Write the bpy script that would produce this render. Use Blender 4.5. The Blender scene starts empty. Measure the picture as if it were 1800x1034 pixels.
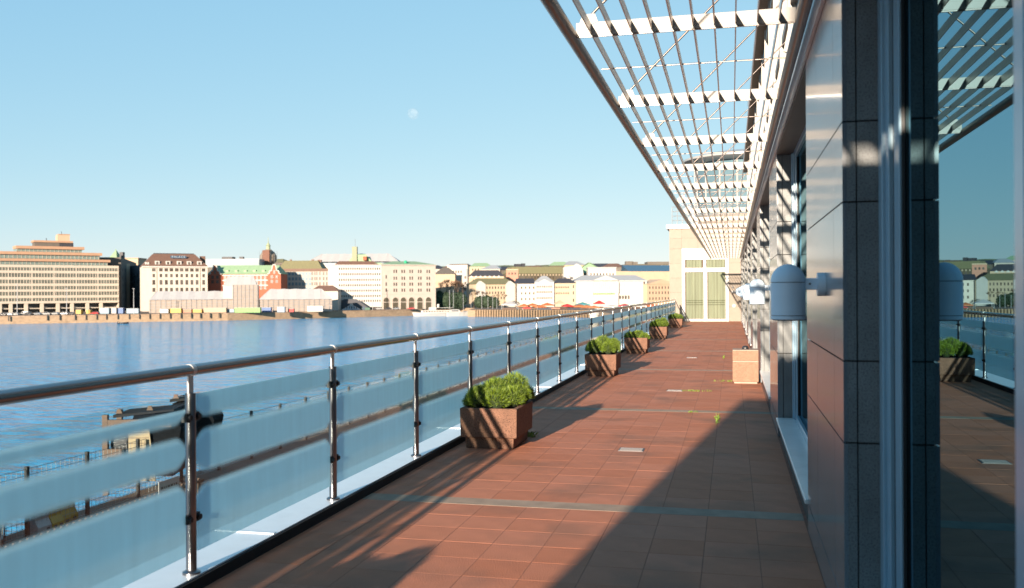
import bpy, bmesh, math, random
from mathutils import Vector, Matrix

random.seed(7)
sc = bpy.context.scene
C = sc.collection
R = math.radians

# ------------------------------------------------------------------ camera
F = 1620.0                       # focal length in pixels of the 1800 px wide photograph
A0 = math.atan(386.0 / F)        # heading: camera looks this far left of the terrace axis (+Y)
ROLL = 0.006
cam_d = bpy.data.cameras.new('camera')
cam = bpy.data.objects.new('camera', cam_d)
C.objects.link(cam)
cam_d.sensor_width = 36.0
cam_d.lens = 36.0 * F / 1800.0
cam_d.clip_start = 0.05
cam_d.clip_end = 20000
cam_d.dof.use_dof = True
cam_d.dof.focus_distance = 11.0
cam_d.dof.aperture_fstop = 2.6
CM = (Matrix.Translation((0, 0, 1.65)) @ Matrix.Rotation(A0, 4, 'Z') @
      Matrix.Rotation(R(90.0 - 0.09), 4, 'X') @ Matrix.Rotation(-ROLL, 4, 'Z'))
cam.matrix_world = CM
sc.camera = cam

def PX(px, py, Z):
    """world point seen at photo pixel (px,py) at optical depth Z"""
    return CM @ Vector(((px - 900) / F * Z, -(py - 517) / F * Z, -Z))

def floor_pt(px, py, z=0.0):
    o = CM.translation
    d = PX(px, py, 1.0) - o
    t = (z - o.z) / d.z
    return o + d * t

# ------------------------------------------------------------------ light
SUN_EL, SUN_AZ = R(12.0), R(187.0)
w = bpy.data.worlds.new('World'); sc.world = w; w.use_nodes = True
nt = w.node_tree
bg = nt.nodes['Background']
sky = nt.nodes.new('ShaderNodeTexSky')
sky.sky_type = 'NISHITA'; sky.sun_disc = False
sky.sun_elevation = SUN_EL; sky.sun_rotation = SUN_AZ
sky.air_density = 1.0; sky.dust_density = 0.05; sky.ozone_density = 1.6; sky.altitude = 900
# film-like response of the clear sky: compress each channel smoothly, the same in every direction
sep = nt.nodes.new('ShaderNodeSeparateColor'); comb = nt.nodes.new('ShaderNodeCombineColor')
nt.links.new(sky.outputs[0], sep.inputs[0])
for i_, (g_, k_) in enumerate(((.60, .87), (.36, 1.53), (.19, 2.28))):
    p_ = nt.nodes.new('ShaderNodeMath'); p_.operation = 'POWER'; p_.inputs[1].default_value = g_
    m_ = nt.nodes.new('ShaderNodeMath'); m_.operation = 'MULTIPLY'; m_.inputs[1].default_value = k_
    nt.links.new(sep.outputs[i_], p_.inputs[0]); nt.links.new(p_.outputs[0], m_.inputs[0]); nt.links.new(m_.outputs[0], comb.inputs[i_])
nt.links.new(comb.outputs[0], bg.inputs[0])
bg.inputs[1].default_value = 0.10
sd = bpy.data.lights.new('sun', 'SUN'); sun = bpy.data.objects.new('sun', sd); C.objects.link(sun)
sd.energy = 5.0; sd.angle = R(0.55); sd.color = (1.0, 0.83, 0.66)
sv = Vector((math.sin(SUN_AZ) * math.cos(SUN_EL), math.cos(SUN_AZ) * math.cos(SUN_EL), math.sin(SUN_EL)))
sun.rotation_euler = sv.to_track_quat('Z', 'Y').to_euler()
sun.location = (0, -20, 30)
sc.view_settings.view_transform = 'Standard'
sc.view_settings.look = 'None'
sc.view_settings.gamma = 1.0
sc.view_settings.use_curve_mapping = False
sc.view_settings.exposure = 1.5
sc.render.engine = 'CYCLES'
sc.cycles.max_bounces = 8
sc.cycles.transparent_max_bounces = 16
sc.cycles.use_denoising = True

# ------------------------------------------------------------------ materials
MATS = {}
def mat(name, col, rough=0.6, metal=0.0, var=0.12, scale=6.0, bump=0.0, bscale=60.0, spec=0.5,
        island=0.0, speck=0.0, spscale=300.0, spcol=(0.03, 0.03, 0.03), coat=0.0, ior=None, stretch=None,
        stain=0.0, staincol=(0.1, 0.08, 0.06), stscale=1.2):
    if name in MATS: return MATS[name]
    m = bpy.data.materials.new(name); m.use_nodes = True
    n, l = m.node_tree.nodes, m.node_tree.links
    b = n['Principled BSDF']
    b.inputs['Roughness'].default_value = rough
    b.inputs['Metallic'].default_value = metal
    b.inputs['Specular IOR Level'].default_value = spec
    if ior: b.inputs['IOR'].default_value = ior
    if coat: b.inputs['Coat Weight'].default_value = coat; b.inputs['Coat Roughness'].default_value = 0.12
    tc = n.new('ShaderNodeTexCoord')
    src = tc.outputs['Object']
    if stretch:
        mp = n.new('ShaderNodeMapping'); mp.inputs['Scale'].default_value = stretch
        l.new(src, mp.inputs[0]); src = mp.outputs[0]
    cur = None
    def rgb(c):
        r = n.new('ShaderNodeRGB'); r.outputs[0].default_value = (*c, 1); return r.outputs[0]
    cur = rgb(col)
    if var:
        no = n.new('ShaderNodeTexNoise'); no.inputs['Scale'].default_value = scale; no.inputs['Detail'].default_value = 6
        l.new(src, no.inputs[0])
        mr = n.new('ShaderNodeMapRange'); mr.inputs[1].default_value = 0.25; mr.inputs[2].default_value = 0.75
        mr.inputs[3].default_value = 1 - var; mr.inputs[4].default_value = 1 + var
        l.new(no.outputs[0], mr.inputs[0])
        hs = n.new('ShaderNodeHueSaturation'); l.new(cur, hs.inputs['Color']); l.new(mr.outputs[0], hs.inputs['Value'])
        cur = hs.outputs[0]
    if island:
        ge = n.new('ShaderNodeNewGeometry'); oi = n.new('ShaderNodeObjectInfo')
        ad = n.new('ShaderNodeMath'); ad.operation = 'ADD'
        l.new(ge.outputs['Random Per Island'], ad.inputs[0]); l.new(oi.outputs['Random'], ad.inputs[1])
        fr = n.new('ShaderNodeMath'); fr.operation = 'FRACT'; l.new(ad.outputs[0], fr.inputs[0])
        mr = n.new('ShaderNodeMapRange'); mr.inputs[3].default_value = 1 - island; mr.inputs[4].default_value = 1 + island
        l.new(fr.outputs[0], mr.inputs[0])
        hs = n.new('ShaderNodeHueSaturation'); l.new(cur, hs.inputs['Color']); l.new(mr.outputs[0], hs.inputs['Value'])
        mr2 = n.new('ShaderNodeMapRange'); mr2.inputs[3].default_value = 1 + island * .6; mr2.inputs[4].default_value = 1 - island * .6
        l.new(fr.outputs[0], mr2.inputs[0]); l.new(mr2.outputs[0], hs.inputs['Saturation'])
        cur = hs.outputs[0]
    if stain:
        no = n.new('ShaderNodeTexNoise'); no.inputs['Scale'].default_value = stscale; no.inputs['Detail'].default_value = 8
        ge = n.new('ShaderNodeNewGeometry'); l.new(ge.outputs['Position'], no.inputs[0])
        mr = n.new('ShaderNodeMapRange'); mr.inputs[1].default_value = .52; mr.inputs[2].default_value = .72
        mr.inputs[3].default_value = 0; mr.inputs[4].default_value = stain
        l.new(no.outputs[0], mr.inputs[0])
        mx = n.new('ShaderNodeMixRGB'); l.new(mr.outputs[0], mx.inputs[0]); l.new(cur, mx.inputs[1]); l.new(rgb(staincol), mx.inputs[2])
        cur = mx.outputs[0]
    if speck:
        vo = n.new('ShaderNodeTexNoise'); vo.inputs['Scale'].default_value = spscale; vo.inputs['Detail'].default_value = 2
        l.new(tc.outputs['Object'], vo.inputs[0])
        mr = n.new('ShaderNodeMapRange'); mr.inputs[1].default_value = .5; mr.inputs[2].default_value = .66
        mr.inputs[3].default_value = 0; mr.inputs[4].default_value = speck
        l.new(vo.outputs[0], mr.inputs[0])
        mx = n.new('ShaderNodeMixRGB'); l.new(mr.outputs[0], mx.inputs[0]); l.new(cur, mx.inputs[1]); l.new(rgb(spcol), mx.inputs[2])
        cur = mx.outputs[0]
    l.new(cur, b.inputs['Base Color'])
    if bump:
        bn = n.new('ShaderNodeTexNoise'); bn.inputs['Scale'].default_value = bscale; bn.inputs['Detail'].default_value = 5
        l.new(src, bn.inputs[0])
        bp = n.new('ShaderNodeBump'); bp.inputs['Strength'].default_value = bump; bp.inputs['Distance'].default_value = 0.01
        l.new(bn.outputs[0], bp.inputs['Height']); l.new(bp.outputs[0], b.inputs['Normal'])
    MATS[name] = m
    return m

TILE = mat('red_tile', (0.42, 0.162, 0.092), .66, var=.10, scale=5, bump=.35, bscale=90, island=.045, stain=.7, staincol=(0.20, 0.105, 0.07), stscale=1.3, spec=.16)
GROUT = mat('grout', (0.2, 0.082, 0.05), .9, var=.3, scale=14)
STRIP = mat('strip_concrete', (0.28, 0.205, 0.15), .85, var=.2, scale=8, bump=.3, stain=.3)
KERB = mat('kerb_black', (0.012, 0.012, 0.013), .8, var=.3)
LEDGE = mat('ledge_sheet', (0.62, 0.68, 0.72), .32, metal=.25, var=.06, scale=4, stain=.25, staincol=(.35, .38, .4), stscale=4)
STEEL = mat('brushed_steel', (0.30, 0.29, 0.285), .27, metal=1.0, var=.1, scale=20, stretch=(1, .05, 1))
POSTM = mat('post_steel', (0.24, 0.24, 0.25), .3, metal=1.0, var=.1, scale=20, stretch=(1, 1, .05))
BRIGHT = mat('bright_steel', (0.62, 0.60, 0.57), .38, metal=.6, var=.06)
RUBBER = mat('black_rubber', (0.012, 0.012, 0.013), .55, var=.2)
PERG = mat('white_paint', (0.215, 0.2, 0.18), .45, var=.05, scale=3)
SLAT = mat('slat_alloy', (.62, .60, .57), .32, metal=.75, var=.08, scale=6)
PTUBE = mat('brown_paint_tube', (0.12, 0.075, 0.05), .38, var=.15, scale=8, coat=.3)
ROD = mat('rod_steel', (0.13, 0.11, 0.1), .35, metal=.9, var=.1)
STONE = mat('grey_granite', (0.15, 0.16, 0.16), .5, var=.2, scale=7, speck=.65, spscale=130, bump=.12, bscale=200, island=.06)
POL = mat('polished_granite', (0.15, 0.165, 0.18), .25, var=.16, scale=3, speck=.4, spscale=160, island=.09, bump=.08, bscale=4, stain=.3, staincol=(.09,.095,.10), stscale=2.5, coat=.4)
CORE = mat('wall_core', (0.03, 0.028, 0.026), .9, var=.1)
SOFF = mat('soffit_cladding', (0.075, 0.055, 0.042), .5, var=.15)
FASC = mat('fascia_metal', (0.72, 0.72, 0.72), .3, metal=.15, var=.06)
FRAME = mat('window_frame_paint', (0.24, 0.37, 0.46), .3, var=.04, coat=.4)
GASK = mat('black_gasket', (0.008, 0.008, 0.009), .5, var=.1)
SILL = mat('white_sill', (0.72, 0.71, 0.69), .32, var=.06, coat=.2, stain=.2, staincol=(.4, .38, .36), stscale=6)
LAMPM = mat('lamp_paint', (0.58, 0.7, 0.8), .42, var=.04, bump=.05)
LAMPD = mat('lamp_dark', (0.02, 0.02, 0.022), .4)
PLANT = mat('planter_aggregate', (0.185, 0.092, 0.058), .85, var=.18, scale=9, speck=.75, spscale=95, spcol=(.045, .022, .014), bump=.9, bscale=150, stain=.25, staincol=(.06, .035, .025), stscale=5)
PINKG = mat('pink_granite', (0.2565, 0.1418, 0.0918), .8, var=.12, scale=12, speck=.6, spscale=90, spcol=(.11, .05, .03), bump=.5, bscale=120)
SOIL = mat('soil', (0.035, 0.022, 0.014), .95, var=.3, scale=30, bump=1, bscale=50)
ENDST = mat('end_wall_stone', (0.195, 0.16, 0.125), .6, var=.07, scale=4, island=.05)
WHITE = mat('white_gloss', (0.29, 0.285, 0.275), .35, var=.03)
CURT = mat('green_curtain', (0.165, 0.185, 0.125), .9, var=.15, scale=5, stretch=(1, 1, .1))
CSTR = mat('curtain_stripe', (0.06, 0.07, 0.035), .9)
GREENL = [mat('needle_light', (0.155, 0.23, 0.014), .55, var=.25, scale=9, island=.25),
          mat('needle_dark', (0.05, 0.095, 0.01), .6, var=.25, scale=9, island=.25)]
WEED = mat('weed_green', (0.16, 0.24, 0.03), .6, var=.2, island=.2)
BARK = mat('bark', (0.075, 0.05, 0.032), .9, var=.2)
TWIG = mat('twig_brown', (0.1, 0.055, 0.03), .85, var=.3, scale=.4, island=.35)
EVERG = mat('evergreen', (0.025, 0.045, 0.022), .8, var=.3, scale=.5, island=.3)
MEADOW = mat('hill_green', (0.13, 0.15, 0.06), .9, var=.3, scale=.03)
ASPH = mat('asphalt', (0.1, 0.07, 0.048), .9, var=.25, scale=.35, bump=.2, bscale=8, stain=.3, staincol=(.06, .045, .035), stscale=.15)
QUAYW = mat('quay_granite', (0.25, 0.175, 0.11), .8, var=.25, scale=.6, stretch=(1, 1, 3), stain=.4, staincol=(.12, .08, .05), stscale=.3)
CREAM = mat('cream_stone', (0.41, 0.355, 0.29), .7, var=.07, scale=.3)
TERRA = mat('warm_fascia', (0.341, 0.2015, 0.124), .7, var=.08, scale=.3)
PALE = mat('pale_render', (0.434, 0.3875, 0.3332), .75, var=.06, scale=.3)
PALEW = mat('white_render', (0.39, 0.37, 0.34), .75, var=.05, scale=.3)
STONEC = mat('limestone', (0.335, 0.29, 0.25), .75, var=.07, scale=.4)
YELL = mat('yellow_render', (0.37, 0.29, 0.2), .75, var=.06, scale=.3)
PINKR = mat('pink_render', (0.372, 0.1705, 0.1162), .75, var=.06, scale=.3)
PEACH = mat('peach_render', (0.403, 0.2868, 0.1938), .75, var=.06, scale=.3)
REDB = mat('red_brick', (0.2945, 0.0775, 0.0388), .8, var=.15, scale=2)
BROOF = mat('brown_roof', (0.1162, 0.062, 0.0418), .7, var=.15, scale=1.2)
DROOF = mat('dark_roof', (0.03, 0.03, 0.036), .6, var=.15, scale=1.2)
OROOF = mat('olive_roof', (0.1318, 0.1209, 0.0589), .7, var=.15, scale=1.2)
GROOF = mat('green_copper', (0.2015, 0.2945, 0.1705), .7, var=.12, scale=.8)
GREYR = mat('grey_roof', (0.248, 0.2558, 0.2635), .5, var=.1, scale=.8)
BLUER = mat('blue_glass_roof', (0.04, 0.085, 0.135), .25, var=.1, scale=.8)
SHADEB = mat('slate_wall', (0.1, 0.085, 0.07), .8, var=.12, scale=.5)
OLIVEW = mat('olive_wall', (0.08, 0.065, 0.038), .8, var=.12, scale=.5)
WINM = mat('window_dark', (0.075, 0.06, 0.05), .25, var=.3, scale=.25, island=.35)
WINR = mat('ribbon_glass', (0.11, 0.115, 0.095), .15, var=.45, scale=.5, stretch=(3, 1, .4))
TENTM = mat('tent_white', (0.34, 0.325, 0.315), .7, var=.06, scale=.6, bump=.6, bscale=.8)
NETM = mat('scaffold_net', (0.25, 0.21, 0.18), .85, var=.2, scale=1.0, stretch=(.3, 1, 3))
CRED = mat('tent_red', (0.36, 0.025, 0.02), .6); CORA = mat('tent_orange', (0.36, 0.1, 0.025), .6)
CBLU = mat('paint_blue', (0.015, 0.07, 0.2), .5); CPBL = mat('paint_pale_blue', (0.14, 0.22, 0.28), .5)
CYEL = mat('paint_yellow', (0.36, 0.21, 0.015), .5); CGRN = mat('paint_green', (0.09, 0.23, 0.04), .5)
CNAV = mat('canvas_navy', (0.03, 0.05, 0.08), .7); CTEA = mat('canvas_teal', (0.05, 0.2, 0.2), .6)
CDG = mat('dark_green_paint', (0.02, 0.08, 0.05), .6)
CARW = mat('car_white', (0.3, 0.3, 0.29), .25, coat=.6); CARK = mat('car_black', (0.02, 0.02, 0.024), .25, coat=.6)
CARS = mat('car_silver', (0.33, 0.34, 0.35), .28, metal=.5, coat=.4); CARR = mat('car_red', (0.35, 0.03, 0.025), .25, coat=.5)
GLASSD = mat('dark_glass', (0.02, 0.025, 0.03), .08, var=0)
BSTEEL = mat('rust_brown_steel', (0.08, 0.045, 0.028), .7, var=.25, scale=2)
TIMB = mat('pale_board', (0.26, 0.2, 0.125), .8, var=.12, scale=3, stretch=(1, 1, 8))
GALV = mat('galvanised', (0.25, 0.26, 0.27), .5, metal=.6, var=.12)

def mirror_glass():
    m = bpy.data.materials.new('coated_glass'); m.use_nodes = True
    n, l = m.node_tree.nodes, m.node_tree.links
    n.remove(n['Principled BSDF'])
    g = n.new('ShaderNodeBsdfGlossy'); g.inputs['Color'].default_value = (0.20, 0.35, 0.41, 1); g.inputs['Roughness'].default_value = 0.0
    l.new(g.outputs[0], n['Material Output'].inputs[0])
    return m
MGLASS = mirror_glass()

def sky_glass():
    m = bpy.data.materials.new('upper_glass'); m.use_nodes = True
    b = m.node_tree.nodes['Principled BSDF']
    b.inputs['Base Color'].default_value = (0.10, 0.13, 0.15, 1)
    b.inputs['Roughness'].default_value = 0.04
    b.inputs['IOR'].default_value = 2.2
    return m
UGLASS = sky_glass()

def frosted(name, ztop, gz=((0.722, 0.030), (0.405, 0.030))):
    """toughened pane with satin bands, clear gaps between them; object z = height on the pane, y = along it"""
    m = bpy.data.materials.new(name); m.use_nodes = True
    n, l = m.node_tree.nodes, m.node_tree.links
    n.remove(n['Principled BSDF'])
    out = n['Material Output']
    tc = n.new('ShaderNodeTexCoord'); sp = n.new('ShaderNodeSeparateXYZ'); l.new(tc.outputs['Object'], sp.inputs[0])
    def math_(op, a, b=None, c=None):
        q = n.new('ShaderNodeMath'); q.operation = op
        for i, v in enumerate((a, b, c)):
            if v is None: continue
            if isinstance(v, (int, float)): q.inputs[i].default_value = v
            else: l.new(v, q.inputs[i])
        return q.outputs[0]
    y, z = sp.outputs['Y'], sp.outputs['Z']
    # closeness to either end of the 1.78 m pane: 1 at the end, 0 from 9 cm in
    ed = math_('MINIMUM', y, math_('SUBTRACT', 1.78, y))
    e = math_('MAXIMUM', math_('SUBTRACT', 1.0, math_('DIVIDE', ed, 0.10)), 0.0)
    e2 = math_('MULTIPLY', math_('POWER', e, 2.2), 0.05)
    gaps = None
    for zc, hw in gz:
        d = math_('ABSOLUTE', math_('SUBTRACT', z, zc))
        k = math_('SUBTRACT', math_('ADD', e2, hw), d)       # >0 inside the gap
        mr = n.new('ShaderNodeMapRange'); mr.interpolation_type = 'SMOOTHSTEP'
        mr.inputs[1].default_value = -0.042; mr.inputs[2].default_value = 0.012
        l.new(k, mr.inputs[0])
        gaps = mr.outputs[0] if gaps is None else math_('MAXIMUM', gaps, mr.outputs[0])
    mr = n.new('ShaderNodeMapRange'); mr.interpolation_type = 'SMOOTHSTEP'
    mr.inputs[1].default_value = ztop - .01; mr.inputs[2].default_value = ztop + 0.01
    l.new(z, mr.inputs[0]); gaps = math_('MAXIMUM', gaps, mr.outputs[0])
    # lightly frosted lower quarter
    mr = n.new('ShaderNodeMapRange'); mr.interpolation_type = 'SMOOTHSTEP'
    mr.inputs[1].default_value = 0.10; mr.inputs[2].default_value = 0.22
    mr.inputs[3].default_value = 0.34; mr.inputs[4].default_value = 0.0
    l.new(z, mr.inputs[0]); gaps = math_('MAXIMUM', gaps, mr.outputs[0])
    tr = n.new('ShaderNodeBsdfTransparent'); tr.inputs[0].default_value = (.90, .96, .95, 1)
    gl = n.new('ShaderNodeBsdfGlossy'); gl.inputs['Roughness'].default_value = .03
    lw = n.new('ShaderNodeLayerWeight'); lw.inputs[0].default_value = .5
    fp_ = n.new('ShaderNodeMath'); fp_.operation = 'POWER'; l.new(lw.outputs['Facing'], fp_.inputs[0]); fp_.inputs[1].default_value = 5
    fr = n.new('ShaderNodeMath'); fr.operation = 'MULTIPLY_ADD'; l.new(fp_.outputs[0], fr.inputs[0]); fr.inputs[1].default_value = .7; fr.inputs[2].default_value = .035
    clear = n.new('ShaderNodeMixShader'); l.new(fr.outputs[0], clear.inputs[0]); l.new(tr.outputs[0], clear.inputs[1]); l.new(gl.outputs[0], clear.inputs[2])
    no = n.new('ShaderNodeTexNoise'); no.inputs['Scale'].default_value = 3.0; no.inputs['Detail'].default_value = 7
    mpg = n.new('ShaderNodeMapping'); mpg.inputs['Scale'].default_value = (1, 5, .5); gpo = n.new('ShaderNodeNewGeometry')
    l.new(gpo.outputs['Position'], mpg.inputs[0]); l.new(mpg.outputs[0], no.inputs[0])
    cr = n.new('ShaderNodeMapRange'); cr.inputs[1].default_value = .3; cr.inputs[2].default_value = .7; cr.inputs[3].default_value = .95; cr.inputs[4].default_value = 1.02; l.new(no.outputs[0], cr.inputs[0])
    hs = n.new('ShaderNodeHueSaturation'); hs.inputs['Color'].default_value = (.60, .86, .95, 1); l.new(cr.outputs[0], hs.inputs['Value'])
    tl = n.new('ShaderNodeBsdfTranslucent'); l.new(hs.outputs[0], tl.inputs[0])
    df = n.new('ShaderNodeBsdfDiffuse'); l.new(hs.outputs[0], df.inputs[0])
    m1 = n.new('ShaderNodeMixShader'); m1.inputs[0].default_value = .45; l.new(tl.outputs[0], m1.inputs[1]); l.new(df.outputs[0], m1.inputs[2])
    tr2 = n.new('ShaderNodeBsdfTransparent'); tr2.inputs[0].default_value = (.75, .9, .95, 1)
    m2 = n.new('ShaderNodeMixShader'); m2.inputs[0].default_value = .07; l.new(m1.outputs[0], m2.inputs[1]); l.new(tr2.outputs[0], m2.inputs[2])
    gl2 = n.new('ShaderNodeBsdfGlossy'); gl2.inputs['Roughness'].default_value = .25
    fm = n.new('ShaderNodeMath'); fm.operation = 'MULTIPLY'; fm.inputs[1].default_value = .5; l.new(fr.outputs[0], fm.inputs[0])
    m3 = n.new('ShaderNodeMixShader'); l.new(fm.outputs[0], m3.inputs[0]); l.new(m2.outputs[0], m3.inputs[1]); l.new(gl2.outputs[0], m3.inputs[2])
    mx = n.new('ShaderNodeMixShader'); l.new(gaps, mx.inputs[0]); l.new(m3.outputs[0], mx.inputs[1]); l.new(clear.outputs[0], mx.inputs[2])
    l.new(mx.outputs[0], out.inputs[0])
    return m
FROST = frosted('frosted_glass', 2.0)
FROST_LOW = frosted('frosted_glass_clear_top', 0.815, ((0.705, 0.030), (0.45, 0.038)))

def water_mat():
    m = bpy.data.materials.new('sea_water'); m.use_nodes = True
    n, l = m.node_tree.nodes, m.node_tree.links
    b = n['Principled BSDF']
    b.inputs['Base Color'].default_value = (0.03, 0.24, 0.44, 1)
    b.inputs['Roughness'].default_value = 0.12
    b.inputs['IOR'].default_value = 1.34
    ge = n.new('ShaderNodeNewGeometry')
    prev = None
    for sx, sy, scl, det, st, dist in ((1.0, 1.0, .03, 3, .5, 3.5), (.55, 1.0, .4, 5, 1.0, 1.3), (.6, 1.0, 2.0, 4, 1.0, .22)):
        mp = n.new('ShaderNodeMapping'); mp.inputs['Scale'].default_value = (sx, sy, 1); mp.inputs['Rotation'].default_value = (0, 0, R(-28))
        l.new(ge.outputs['Position'], mp.inputs[0])
        no = n.new('ShaderNodeTexNoise'); no.inputs['Scale'].default_value = scl; no.inputs['Detail'].default_value = det
        l.new(mp.outputs[0], no.inputs[0])
        bp = n.new('ShaderNodeBump'); bp.inputs['Strength'].default_value = st; bp.inputs['Distance'].default_value = dist
        l.new(no.outputs[0], bp.inputs['Height'])
        if prev is not None: l.new(prev, bp.inputs['Normal'])
        prev = bp.outputs[0]
    l.new(prev, b.inputs['Normal'])
    return m
WATER = water_mat()

# ------------------------------------------------------------------ mesh helpers
class MB:
    def __init__(s): s.v = []; s.f = []
    def box(s, x0, x1, y0, y1, z0, z1):
        i = len(s.v)
        s.v += [(x0, y0, z0), (x1, y0, z0), (x1, y1, z0), (x0, y1, z0), (x0, y0, z1), (x1, y0, z1), (x1, y1, z1), (x0, y1, z1)]
        s.f += [(i, i+3, i+2, i+1), (i+4, i+5, i+6, i+7), (i, i+1, i+5, i+4), (i+1, i+2, i+6, i+5), (i+2, i+3, i+7, i+6), (i+3, i, i+4, i+7)]
        return s
    def loft(s, rings, cap=True):
        """rings: list of equally long point lists"""
        i = len(s.v); n = len(rings[0])
        for r in rings: s.v += [tuple(p) for p in r]
        for k in range(len(rings) - 1):
            a, b = i + k * n, i + (k + 1) * n
            for j in range(n):
                s.f.append((a + j, a + (j + 1) % n, b + (j + 1) % n, b + j))
        if cap:
            s.f.append(tuple(i + n - 1 - j for j in range(n)))
            e = i + (len(rings) - 1) * n
            s.f.append(tuple(e + j for j in range(n)))
        return s
    def tube(s, p0, p1, r0, r1=None, n=10, cap=True):
        p0, p1 = Vector(p0), Vector(p1); r1 = r0 if r1 is None else r1
        d = (p1 - p0).normalized(); a = d.orthogonal().normalized(); b = d.cross(a)
        rr = []
        for p, r in ((p0, r0), (p1, r1)):
            rr.append([p + (a * math.cos(2 * math.pi * k / n) + b * math.sin(2 * math.pi * k / n)) * r for k in range(n)])
        return s.loft(rr, cap)
    def lathe(s, prof, c=(0, 0, 0), n=24):
        rr = [[(c[0] + r * math.cos(2 * math.pi * k / n), c[1] + r * math.sin(2 * math.pi * k / n), c[2] + z) for k in range(n)] for r, z in prof]
        return s.loft(rr, True)
    def prism(s, pts, axis, a, b):
        """polygon pts (2D) extruded along axis 'x','y','z' between a and b"""
        def P(u, v, t): return {'x': (t, u, v), 'y': (u, t, v), 'z': (u, v, t)}[axis]
        return s.loft([[P(u, v, a) for u, v in pts], [P(u, v, b) for u, v in pts]])
    def poly(s, verts, faces):
        i = len(s.v); s.v += [tuple(p) for p in verts]; s.f += [tuple(i + k for k in f) for f in faces]; return s
    def mesh(s, name, m, smooth=None, fix=False):
        me = bpy.data.meshes.new(name); me.from_pydata(s.v, [], s.f)
        for k in (m if isinstance(m, (list, tuple)) else [m]): me.materials.append(k)
        if fix:
            bm = bmesh.new(); bm.from_mesh(me); bmesh.ops.recalc_face_normals(bm, faces=bm.faces); bm.to_mesh(me); bm.free()
        if smooth:
            me.shade_smooth()
            try: me.set_sharp_from_angle(angle=R(smooth))
            except Exception: pass
        return me

def bevel(me, w, seg=1):
    bm = bmesh.new(); bm.from_mesh(me)
    bmesh.ops.remove_doubles(bm, verts=bm.verts, dist=1e-6)
    bmesh.ops.recalc_face_normals(bm, faces=bm.faces)
    bmesh.ops.bevel(bm, geom=list(bm.edges), offset=w, segments=seg, affect='EDGES')
    bm.to_mesh(me); bm.free(); return me

def link(name, me, parent=None, loc=(0, 0, 0), rz=0.0, kind=None, label=None):
    o = bpy.data.objects.new(name, me); C.objects.link(o)
    o.location = loc; o.rotation_euler = (0, 0, rz)
    if parent is not None: o.parent = parent
    if kind: o['kind'] = kind
    if label: o['label'] = label
    return o

def part(name, mb, m, parent=None, smooth=None, kind=None, label=None, fix=False, bev=None, **k):
    me = mb.mesh(name, m, smooth, fix)
    if bev: bevel(me, bev)
    return link(name, me, parent, kind=kind, label=label, **k)

def thing(name, label, cat, loc=(0, 0, 0), rz=0.0, group=None):
    o = link(name, None, None, loc, rz)
    o['label'] = label; o['category'] = cat
    if group: o['group'] = group
    return o

def tagm(o, label, cat, group=None):
    o['label'] = label; o['category'] = cat
    if group: o['group'] = group
    return o

def dup(root, loc=None, rz=None, label=None, group=None, scale=None):
    r = root.copy(); C.objects.link(r)
    if loc is not None: r.location = loc
    if rz is not None: r.rotation_euler = (0, 0, rz)
    if scale is not None: r.scale = (scale,) * 3 if isinstance(scale, (int, float)) else scale
    if label: r['label'] = label
    if group: r['group'] = group
    for ch in list(root.children):
        c = ch.copy(); C.objects.link(c); c.parent = r
        for g in list(ch.children):
            d = g.copy(); C.objects.link(d); d.parent = c
    return r

# =================================================================== SETTING
ZQ, ZW = -8.3, -12.2          # quay level, sea level
# sea
o = part('sea', MB().poly([(-7000, -500, ZW), (7000, -500, ZW), (7000, 9000, ZW), (-7000, 9000, ZW)], [(0, 1, 2, 3)]), WATER, kind='structure')
# land: near quay, market pier, far shore
def g2(px, Z):
    p = PX(px, 517, Z); return (p.x, p.y)
shore = [(-29.3, -60), (-29.3, 330), (-66, 470), g2(1050, 500), g2(822, 535), g2(824, 548), g2(835, 600), g2(770, 620), g2(742, 570),
         g2(640, 540), g2(400, 486), g2(0, 447), g2(-400, 425), g2(-900, 420)]
outer = [(-6500, 600), (-6500, 8500), (6500, 8500), (6500, -60)]
loop = shore + outer
bm = bmesh.new()
tv = [bm.verts.new((x, y, ZQ)) for x, y in loop]
bv = [bm.verts.new((x, y, -13.5)) for x, y in loop]
f = bm.faces.new(tv); f.normal_update()
if f.normal.z < 0: f.normal_flip()
bmesh.ops.triangulate(bm, faces=[f])
for i in range(len(shore) - 1):
    q = bm.faces.new((tv[i], bv[i], bv[i+1], tv[i+1])); q.material_index = 1
me = bpy.data.meshes.new('quay_ground'); bm.to_mesh(me); bm.free()
me.materials.append(ASPH); me.materials.append(QUAYW)
land = link('quay_ground', me, kind='structure')
# granite coping stones along the far quay edge
def along(a, b, t): return (a[0] + (b[0] - a[0]) * t, a[1] + (b[1] - a[1]) * t)
cp = MB()
for a, b in ((g2(822, 535), g2(1050, 500)), (g2(640, 540), g2(742, 570)), (g2(400, 486), g2(640, 540)), (g2(0, 447), g2(400, 486)), (g2(-400, 425), g2(0, 447))):
    A, B = Vector((*a, 0)), Vector((*b, 0)); d = (B - A).normalized(); nrm = Vector((-d.y, d.x, 0))
    L = (B - A).length; k = 0.0
    while k < L - .1:
        e = min(k + 2.2, L)
        p, q = A + d * k, A + d * (e - .05)
        i = len(cp.v)
        for pt in (p - nrm * .15, q - nrm * .15, q + nrm * .8, p + nrm * .8): cp.v.append((pt.x, pt.y, ZQ - .35))
        for pt in (p - nrm * .15, q - nrm * .15, q + nrm * .8, p + nrm * .8): cp.v.append((pt.x, pt.y, ZQ + .08))
        cp.f += [(i+4, i+5, i+6, i+7), (i, i+1, i+5, i+4), (i+1, i+2, i+6, i+5), (i+2, i+3, i+7, i+6), (i+3, i, i+4, i+7)]
        k = e
part('coping_stones', cp, mat('coping', (0.25, 0.17, 0.11), .8, var=.15, scale=.5, island=.15), land, kind='stuff')
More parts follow.
